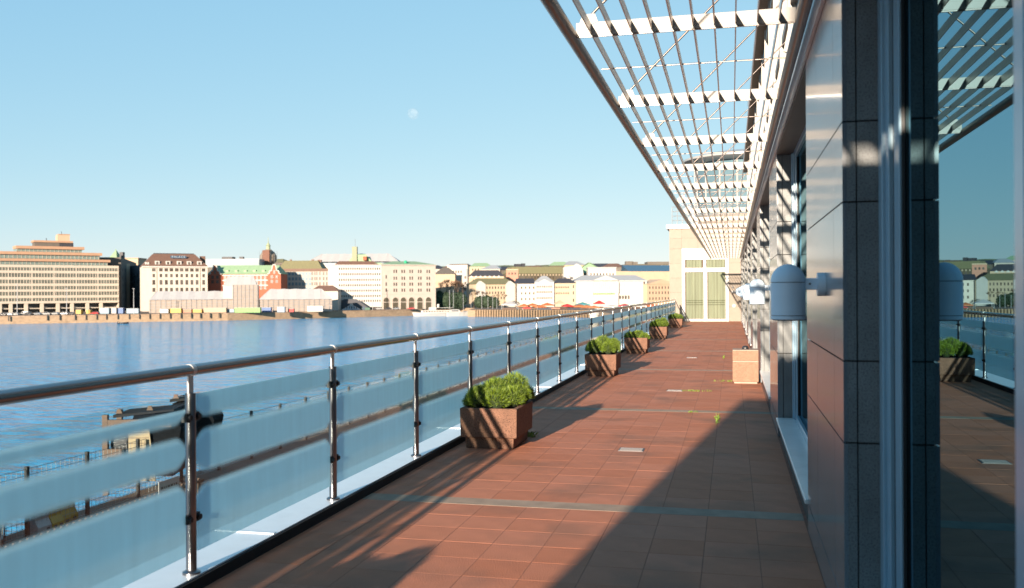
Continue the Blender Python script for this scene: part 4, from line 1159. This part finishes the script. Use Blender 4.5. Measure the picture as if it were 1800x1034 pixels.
h = b.h; b.body(498, YELL, 14); b.mansard(0, b.L, b.H + .01, h(489.5), DROOF, 14, 4.5); b.windows(lin(.8, b.L * .72, 9), [h(507), h(517.5)], .7, 1.4); b.windows([b.t(1008)], [h(507), h(518), h(531)], .9, 2.2)
b.chimneys([(994, 487, 491, 2), (1006, 487, 491, 2)], DROOF)
b = Far('white_market_palace', 'long white neoclassical building with pediment and pilasters facing the market', 1012, 1137, 634, 640)
h = b.h; H = b.body(495, PALEW, 16); b.roof(0, b.L, H + .61, h(483.5), GREYR, 16, 6); b.box('cornice', -.2, b.L + .2, -.6, 0, H, H + .6, PALEW)
xa, xb = b.t(1042), b.t(1086); b.box('portico', xa, xb, -1.8, -.01, 0, H, PALEW); b.gable(xa - .5, xb + .5, H + .61, h(484.5), PALEW, -2.2, 4, 'pediment')
for i in range(14): x = xa + (xb - xa) * i / 13; part('pilaster', MB().box(x - .28, x + .28, -2.15, -1.81, h(515), H - .2), PALEW, b.o)
b.box('green_awning', b.t(1041), b.t(1079), -2.8, -1.82, h(517), h(515.8), CGRN)
b.windows([b.t(p) for p in (1018, 1023, 1028, 1034)] + [b.t(p) for p in (1092, 1098, 1104, 1111, 1117)], [h(504), h(513), h(524)], .9, 2.0, mat('window_pale', (.35, .33, .3), .3))
b.windows([b.t(p) for p in (1132.5, 1139.5)][:1], [h(502), h(513), h(527)], 1.2, 2.6)
b.windows([b.t(p) for p in (1090, 1095, 1100, 1105)], [h(526)], 1.3, 2.4)
b = Far('peach_gabled_house', 'peach house with a broad low gable at the right end of the market square', 1137.5, 1190, 636, 650)
h = b.h; b.body(500, PEACH, 14); b.gable(0, b.L, b.H + .01, h(491), PEACH, -.3, 13); b.windows(lin(1, b.L - 1, 9), [h(508), h(517), h(527)], .9, 1.8)
b = Far('white_curved_hall', 'plain white hall with a curved gable on the skyline', 991, 1026, 720)
h = b.h; pts = [(0, 0), (b.L, 0), (b.L, h(483)), (b.L * .96, h(474)), (b.L * .85, h(467)), (b.L * .65, h(463.5)), (b.L * .5, h(467.5)), (0, h(470))]
part('wall', MB().prism(pts, 'y', 0, 14), PALEW, b.o, fix=True); b.windows([b.L * .3], [h(486)], 1.5, .5)
b = Far('green_slope_house', 'house with pale green copper roof sloping behind the white hall', 1020, 1066, 745)
b.body(480, OLIVEW, 16); b.roof(-5, b.L, b.H + .01, b.h(461), GROOF, 16, 14)
b = Far('cream_upper_house', 'cream house with a row of small windows behind the white market building', 1034, 1083, 700)
b.body(472, PALEW, 14); b.box('roof', -.4, b.L + .4, -.4, 14, b.H + .01, b.H + 1, GREYR); b.windows(lin(1, b.L - 1, 8), [b.h(484)], 1.0, 1.6)
b = Far('blue_glass_roof_house', 'pale house with a long sloping blue glass roof on the skyline', 1082, 1190, 700, 715)
h = b.h; b.body(477, YELL, 16); part('roof', MB().poly([(b.t(1105), -.4, b.H + .01), (b.L, -.4, b.H + .01), (b.L, 7, h(466)), (b.t(1100), 7, h(466)), (b.t(1105), 14, b.H + .01), (b.L, 14, b.H + .01)], [(0, 1, 2, 3), (3, 2, 5, 4), (0, 3, 4), (1, 5, 2)]), BLUER, b.o)
b = Far('skyline_terrace_house', 'brown roofed house with chimneys topping the skyline near the end wall', 1095, 1175, 850)
b.body(465, OLIVEW, 16); b.chimneys([(1108, 459, 466, 7), (1118, 460, 466, 5), (1159, 460, 466, 20)], SHADEB)
# rooftops filling the skyline further back, each its own house
rnd = random.Random(5)
sky_rows = [(765, 466), (800, 464), (832, 468), (846, 462), (862, 466), (905, 468), (930, 467), (960, 466), (985, 460), (1012, 459), (1050, 463), (1075, 463), (1120, 464), (1148, 466), (1190, 466), (1240, 468), (1290, 468),
            (480, 455), (505, 459), (210, 462), (235, 458), (-30, 440), (-110, 470), (-170, 466), (-240, 474), (-310, 470)]
wallm = [PALE, PEACH, OLIVEW, YELL, STONEC, SHADEB]; roofm = [OROOF, DROOF, GROOF, BROOF, GREYR]
nm = ['olive green', 'dark grey', 'pale copper green', 'brown', 'light grey']; wn = ['pale', 'peach', 'olive', 'yellow', 'limestone', 'slate grey']
for i, (px, yt) in enumerate(sky_rows):
    wpx = rnd.uniform(34, 48); D = rnd.uniform(820, 940) if px > 700 else rnd.uniform(780, 900)
    wi, ri = i % 6, (i * 2 + 1) % 5
    b = Far('distant_house', '%s distant house with %s roof on the skyline behind nearer blocks' % (wn[wi], nm[ri]), px - wpx / 2, px + wpx / 2, D, D + rnd.uniform(-15, 15), group='distant skyline houses')
    b.body(yt + 7, wallm[wi], 16); b.roof(0, b.L, b.H + .01, b.h(yt), roofm[ri], 16, rnd.uniform(2, 7))
    b.windows(lin(1.5, b.L - 1.5, 7), [b.H - 3.6, b.H - 7.4], 1.1, 1.9)

# =================================================================== HUTS, CARS, STALLS
def hut(px0, px1, yt, m, lab, D, cat='container', name='site_container'):
    b = Far(name, lab, px0, px1, D, cat=cat)
    Hh = max(b.h(yt - 1.2), 1.8); L = b.L
    b.box('body', 0, L, 0, 2.5, .12, Hh, m); b.box('base', .1, L - .1, .1, 2.4, 0, .119, DROOF)
    rb = MB(); x = .3
    while x < L - .2: rb.box(x - .05, x + .05, -.06, -.001, .15, Hh - .05); x += .7
    part('ribs', rb, m, b.o, kind='stuff'); b.box('roof_edge', -.05, L + .05, -.08, 2.55, Hh + .005, Hh + .12, GREYR)
    return b
huts = [(133, 142, 546, CYEL, 'yellow hut with white top, leftmost of the huts below the office block'), (151, 158, 546, CYEL, 'small yellow hut right of the leftmost yellow one'),
        (175, 191, 543, CPBL, 'pale blue container left of the strong blue one'), (192, 204, 543, TENTM, 'white container between two blue containers'), (205.5, 216, 543, CBLU, 'strong blue container before the street gap'), (222, 243, 544, CPBL, 'pale blue site cabin just left of the hotel'),
        (281, 296, 545, WHITE, 'white site cabin in front of the hotel'), (297, 318, 543.5, CYEL, 'bright yellow container in front of the market hall'), (319, 336, 545, PINKR, 'pinkish red site cabin right of the bright yellow container'), (337, 354, 545, CYEL, 'yellow orange cabin below the left tent roof'),
        (358, 397, 543, PEACH, 'long peach coloured hoarding below the left tent roof'), (398.5, 411, 546, CPBL, 'pale blue cabin left of the green hoarding'), (412, 457, 542.5, CGRN, 'long bright green hoarding before the middle block of the market hall'),
        (460, 476, 542, CBLU, 'deep blue container right of the green hoarding'), (487, 500, 541, CPBL, 'light blue cabin in front of the right tent wing'), (506, 516, 545, CRED, 'small red hut before the right tent wing'), (540, 567, 539.5, WHITE, 'long white cabin under the right tent wing')]
for (a, b_, yt, m, lab) in huts:
    D = 447 + 39 * a / 400.0 + 22 if a < 400 else 486 + 54 * (a - 400) / 240.0 - 3 + (5 if a < 480 else -6)
    D = min(D, 496 + 23 * (a - 256) / 329.0 - 4) if a > 256 else D
    hut(a, b_, yt, m, lab, D)
cars = [(4, CARK, 'black car parked at the far left on the quay opposite'), (14, CARS, 'silver car next to the black car on the quay opposite'), (25, CARW, 'white car third from the left on the quay opposite'), (48, CARK, 'black car in front of the white van on the quay opposite'),
        (65, CARS, 'silver car right of the white van across the harbour'), (80, CARW, 'white car below the arcade columns of the office block'), (96, CARW, 'second white car below the arcade columns'), (112, CARS, 'silver car left of the yellow huts'), (122, CARK, 'dark car just left of the yellow huts'), (167, CARR, 'red car right of the small yellow hut'),
        (682, CARK, 'dark car before the arched doorways, left one'), (696, CARS, 'silver car before the arched doorways'), (722, CARR, 'red car before the arched doorways'), (665, CARW, 'white car left of the arched doorways')]
for px, m, lab in cars:
    D = (447 + 39 * px / 400.0 + 12) if px < 400 else 560
    p = PX(px, 517, D); car(lab, (p.x, p.y, ZQ), A0 + R(90 + rnd.uniform(-12, 12)), m, group='cars parked across the harbour')
p = PX(43, 517, 466); car('white van parked across the harbour behind the black car', (p.x, p.y, ZQ), A0 + R(90), CARW, True)
for px, yt in ((117, 507), (235, 508), (30, 500), (655, 500)):
    D = 470 if px < 400 else 556
    p = PX(px, 517, D); t = thing('lamp_mast', {117: 'tall thin lighting mast before the office block', 235: 'tall pale mast standing in the street gap left of the hotel', 30: 'thin lamp mast before the left part of the office block', 655: 'slim lamp mast before the pale window block'}[px], 'lamp mast', (p.x, p.y, ZQ))
    Hh = PX(px, yt, D).z - ZQ; part('pole', MB().tube((0, 0, 0), (0, 0, Hh), .22, .12, n=8), GREYR, t); part('lamp_head', MB().box(-.6, .6, -.2, .2, Hh, Hh + .2), GREYR, t)

# market stalls: pyramid canopy on four posts
def stall(px, D, yt, wd, m, lab):
    p = PX(px, 517, D); Hh = PX(px, yt, D).z - ZQ; a = wd / 2; e = Hh * .62
    t = thing('market_stall', lab, 'market stall', (p.x, p.y, ZQ), A0 + rnd.uniform(-.3, .3), 'market stalls on the pier')
    part('canopy', MB().poly([(-a, -a, e), (a, -a, e), (a, a, e), (-a, a, e), (0, 0, Hh), (-a, -a, e - .5), (a, -a, e - .5), (a, a, e - .5), (-a, a, e - .5)],
         [(0, 1, 4), (1, 2, 4), (2, 3, 4), (3, 0, 4), (5, 6, 1, 0), (6, 7, 2, 1), (7, 8, 3, 2), (8, 5, 0, 3)]), m, t)
    for sx in (-1, 1):
        for sy in (-1, 1): part('leg', MB().box(sx * (a - .1) - .05, sx * (a - .1) + .05, sy * (a - .1) - .05, sy * (a - .1) + .05, 0, e), GALV, t)
    part('counter', MB().box(-a + .4, a - .4, -a + .5, -a + 1.4, .05, 1.0), BSTEEL, t)
stalls = [(921, 540, 534, 6, CORA, 'orange stall canopy left of centre in the market'), (926, 530, 539, 5, CRED, 'bright red stall canopy closest to the pier edge'), (936, 545, 533, 7, CORA, 'orange canopy behind the bright red one'),
          (948, 545, 536, 7, CORA, 'wide orange canopy in the middle of the market'), (962, 550, 532, 8, CORA, 'pale orange canopy right of the wide orange one'), (957, 528, 541, 8, CNAV, 'dark navy canopy at the pier edge'),
          (984, 545, 527, 5, PEACH, 'peach canopy before the dark roofed house'), (997, 545, 534, 6, CRED, 'red canopy right of the peach canopy'), (1009, 530, 541, 6, CNAV, 'second navy canopy, right of the first one'), (1003, 552, 536, 5, CNAV, 'small navy canopy between red and orange ones'),
          (1024, 552, 531, 9, CTEA, 'teal canopy above the orange ones'), (1018, 545, 535, 8, CORA, 'orange canopy under the teal one'), (1031, 545, 536, 7, CORA, 'orange canopy right of the teal one'), (1053, 552, 528, 7, CRED, 'tall red canopy before the green awning'),
          (1044, 540, 537, 6, CORA, 'small orange canopy left of the tall red one'), (1075, 545, 536, 9, PALEW, 'white canopy right of the tall red one'), (1098, 548, 534, 8, CRED, 'dull red canopy before the white building'), (1120, 545, 535, 9, PALEW, 'white canopy toward the end wall'),
          (1145, 545, 534, 9, CORA, 'orange canopy nearest the end wall'), (1060, 535, 541, 9, PALEW, 'low white canopy at the quay edge'), (975, 538, 540, 6, PINKR, 'pinkish canopy between the two navy ones'), (896, 540, 529.5, 9, TENTM, 'large white pointed tent left of the coloured market canopies')]
for a in stalls: stall(*a)

# =================================================================== TREES
def tree_mesh(seed, H, Rr_):
    rnd = random.Random(seed); tr = MB(); tw = MB()
    tr.tube((0, 0, 0), (0, 0, H * .35), .35, .25, n=7)
    ends = []
    def grow(p, d, L, r, lv):
        q = p + d * L; tr.tube(p, q, r, r * .6, n=5, cap=False)
        if lv == 0: ends.append((q, d)); return
        for _ in range(3 if lv > 1 else 4):
            nd = (d + Vector((rnd.gauss(0, .5), rnd.gauss(0, .5), rnd.gauss(.15, .25)))).normalized()
            grow(q, nd, L * rnd.uniform(.6, .8), r * .55, lv - 1)
    grow(Vector((0, 0, H * .3)), Vector((rnd.gauss(0, .1), rnd.gauss(0, .1), 1)).normalized(), H * .26, .24, 3)
    for q, d in ends:
        for _ in range(14):
            nd = (d + Vector((rnd.gauss(0, .8), rnd.gauss(0, .8), rnd.gauss(.2, .5)))).normalized(); L = rnd.uniform(.08, .16) * H
            s = nd.orthogonal().normalized() * .045
            tw.poly([q - s, q + s, q + nd * L], [(0, 1, 2)])
    return tr.mesh('trunk', BARK, 60), tw.mesh('crown', TWIG)
tms = [tree_mesh(s, 15, 5) for s in (1, 2, 3)]
trees = [(772, 610, 1.15, 'leftmost bare brown tree beside the limestone block'), (783, 605, 1.2, 'second bare tree right of the limestone block'), (793, 612, 1.15, 'bare tree in the middle of the clump by the boats'), (803, 606, 1.2, 'bare tree before the pale box house'), (813, 618, 1.0, 'bare tree left of the white turret'),
         (833, 612, .7, 'low bare tree right of the turret'), (845, 616, .75, 'small bare tree before the left gable of the yellow house'), (858, 618, .65, 'small bare tree before the yellow wall, left one'), (872, 616, .62, 'small bare tree before the middle of the yellow wall'), (886, 618, .6, 'small bare tree before the right part of the yellow wall')]
for i, (px, D, s_, lab) in enumerate(trees):
    p = PX(px, 517, D); t = thing('bare_tree', lab, 'tree', (p.x, p.y, ZQ), rnd.uniform(0, 6), 'bare trees by the boat basin'); t.scale = (s_ * .95, s_ * .95, s_)
    link('trunk', tms[i % 3][0], t); link('crown', tms[i % 3][1], t)
def evergreen(seed, a, b_, H, n):
    rnd = random.Random(seed); mb = MB()
    for _ in range(n):
        u = Vector((rnd.gauss(0, 1), rnd.gauss(0, 1), rnd.gauss(0, 1))).normalized() * rnd.uniform(.75, 1.05)
        p = Vector((u.x * a, u.y * b_, H / 2 + u.z * H / 2)); v = Vector((rnd.gauss(0, 1), rnd.gauss(0, 1), rnd.gauss(0, 1))).normalized(); s = v.orthogonal().normalized() * .5
        mb.poly([p - s, p + s, p + v * .9 + s * .3], [(0, 1, 2)])
    mb.lathe([(a * .75 * math.sin(R(t_)), H / 2 - H * .42 * math.cos(R(t_))) for t_ in (20, 50, 80, 110, 140, 170)], n=10)
    return mb.mesh('foliage', EVERG)
ev = evergreen(3, 4.0, 3, 8.5, 900)
for px, D, s_, lab in ((771, 600, 1.3, 'dark evergreen added for the shade beside the limestone block'), (783, 598, 1.2, 'dark evergreen added for the shade behind the ferry masts'), (795, 600, 1.15, 'dark evergreen added for the shade under the bare trees'), (807, 602, 1.2, 'dark evergreen added for the shade left of the boat basin'),  # this row is added dark foliage standing in for a patch of shade
                     (843, 606, .9, 'dark round shrub before the left gable of the yellow house'), (855, 606, .95, 'dark round shrub before the yellow wall'), (869, 606, .8, 'low dark shrub at the right of the yellow wall')):
    p = PX(px, 517, D); t = thing('evergreen_tree', lab, 'tree', (p.x, p.y, ZQ)); f_ = link('crown', ev, t); f_.scale = (s_,) * 3
    part('trunk', MB().tube((0, 0, 0), (0, 0, 2), .25, n=6), BARK, t)

# =================================================================== BOATS
def hull(L, B, H, m, parent, name='hull'):
    mb = MB(); rings = []
    for t in (0, .12, .35, .6, .8, .93, 1.0):
        w_ = B / 2 * (.82 if t == 0 else 1 if t < .62 else max(.03, 1 - ((t - .6) / .4) ** 1.7)); x = L * (t - .5); sh = H * (1 + .35 * max(0, t - .5) * 2)
        xr = x + (L * .04 if t == 1 else 0)
        rings.append([(x, -w_ * .7, -.3), (xr, -w_, sh), (xr, w_, sh), (x, w_ * .7, -.3)])
    mb.loft(rings); return part(name, mb, m, parent, fix=True)
def sailboat(px, D, L, Hm, lab):
    p = PX(px, 517, D); t = thing('sailing_boat', lab, 'sailing boat', (p.x, p.y, ZW), A0 + rnd.uniform(-.5, .5) + R(rnd.choice((60, 90, 250))), 'sailing boats moored in the basin')
    hull(L, L * .3, 1.2, WHITE, t); part('cabin', MB().box(-L * .2, L * .15, -L * .09, L * .09, 1.2, 1.9), PALEW, t); part('mast', MB().tube((L * .05, 0, 1.9), (L * .05, 0, Hm), .14, .10, n=6), GREYR, t)
    part('boom', MB().tube((L * .05, 0, 2.8), (-L * .38, 0, 2.8), .16, n=6), CNAV, t); return t
ms_ = [(791, 551, 10, 15.5, 'sailing boat with the tall mast left in the basin'), (797, 553, 10, 15.8, 'sailing boat with mast second from the left'), (815, 556, 9, 13, 'white sailing boat behind the ferry bow'),
       (828, 566, 9, 14, 'sailing boat behind the pier end'), (847, 568, 9, 13, 'sailing boat behind the bollards of the pier'), (858, 570, 8, 11, 'small sailing boat left of the white tent'), (866, 569, 9, 12, 'sailing boat second left of the white tent'), (873, 571, 8, 11, 'sailing boat beside the white tent')]
for a in ms_:
    if a[0] < 822: sailboat(*a)
    else:
        t = sailboat(*a); t.location.z = ZW
# pleasure ferry and white motor yacht
p = PX(764, 517, 552); fy = thing('passenger_ferry', 'long low white passenger ferry with upper deck moored before the limestone block', 'ferry', (p.x, p.y, ZW), A0 + R(182))
fy.scale = (1, 1, .74)
hull(25, 6, 2.4, WHITE, fy); part('lower_cabin', MB().box(-11, 8, -2.5, 2.5, 2.6, 4.7), PALEW, fy)
wi_ = MB()
for i in range(11): wi_.box(-10.3 + i * 1.6, -9.2 + i * 1.6, -2.56, -2.501, 3.2, 4.2).box(-10.3 + i * 1.6, -9.2 + i * 1.6, 2.501, 2.56, 3.2, 4.2)
part('cabin_windows', wi_, WINM, fy, kind='stuff'); part('upper_deck', MB().box(-11, 6, -2.7, 2.7, 4.71, 4.95), TERRA, fy)
rl = MB()
for i in range(12): rl.box(-11 + i * 1.5, -10.92 + i * 1.5, -2.65, -2.57, 4.95, 6.0).box(-11 + i * 1.5, -10.92 + i * 1.5, 2.57, 2.65, 4.95, 6.0)
part('deck_rail', rl, WHITE, fy); part('wheelhouse', MB().box(-1, 3.5, -1.6, 1.6, 4.96, 7.2), WHITE, fy); part('canopy_roof', MB().box(-11, -1.2, -2.6, 2.6, 6.7, 6.9), PALEW, fy)
part('funnel', MB().tube((-2, 0, 7.0), (-2.2, 0, 9.8), .7, n=10), PALEW, fy)
p = PX(803, 517, 548); yt_ = thing('motor_yacht', 'white motor yacht with a raised bow moored right of the ferry', 'yacht', (p.x, p.y, ZW), A0 + R(4))
hull(12.5, 4, 2.2, WHITE, yt_); part('cabin', MB().prism([(-4, 2.3), (2.5, 2.3), (1.2, 4.0), (-3.6, 4.0)], 'y', -1.4, 1.4), WHITE, yt_); part('cabin_windows', MB().box(-3.2, 1.0, -1.45, -1.401, 2.9, 3.5), GLASSD, yt_)
p = PX(216, 517, 440); rb_ = thing('small_dark_boat', 'small dark workboat on the water below the blue container', 'boat', (p.x, p.y, ZW), A0 + R(5))
hull(5.0, 1.8, .7, CARK, rb_); part('engine', MB().box(-2.7, -2.3, -.2, .2, .3, 1.2), RUBBER, rb_)
# pier piles along the market pier
a_, b_2 = Vector((*g2(836, 532), 0)), Vector((*g2(1045, 497.5), 0))
for i in range(46):
    q = a_.lerp(b_2, i / 45); 
    if i == 0: pme = MB().tube((0, 0, -4.6), (0, 0, .35), .32, n=7).mesh('pier_pile', mat('pile_wood', (.15, .10, .055), .9, var=.3, scale=1))
    link('pier_pile', pme, land, (q.x, q.y, ZQ))
# far pole beside the railing and quay shrub
p = PX(1132 - 87, 610, 60); t = thing('quay_flagpole', 'thick cream pole standing on the quay just beyond the railing', 'pole', (p.x, p.y, ZQ))
part('pole', MB().tube((0, 0, 0), (0, 0, PX(1045, 554, 60).z - ZQ), .32, n=14), PALEW, t, smooth=40); part('finial', MB().lathe([(.36, 0), (.36, .15), (.1, .25)], (0, 0, PX(1045, 554, 60).z - ZQ + .01), 12), PALEW, t)
sh = evergreen(9, 1.8, 1.8, 3.4, 700)
p = PX(1067, 617, 95); t = thing('quay_shrub', 'green shrub on the quay seen through the railing behind the second planter', 'shrub', (p.x, p.y, p.z - 1.8)); s1 = link('crown', sh.copy(), t); s1.data.materials.clear(); s1.data.materials.append(GREENL[1])
part('pot', MB().lathe([(1.1, -1.3), (1.5, .3)], n=12), SHADEB, t); t.location.z = ZQ + 1.3
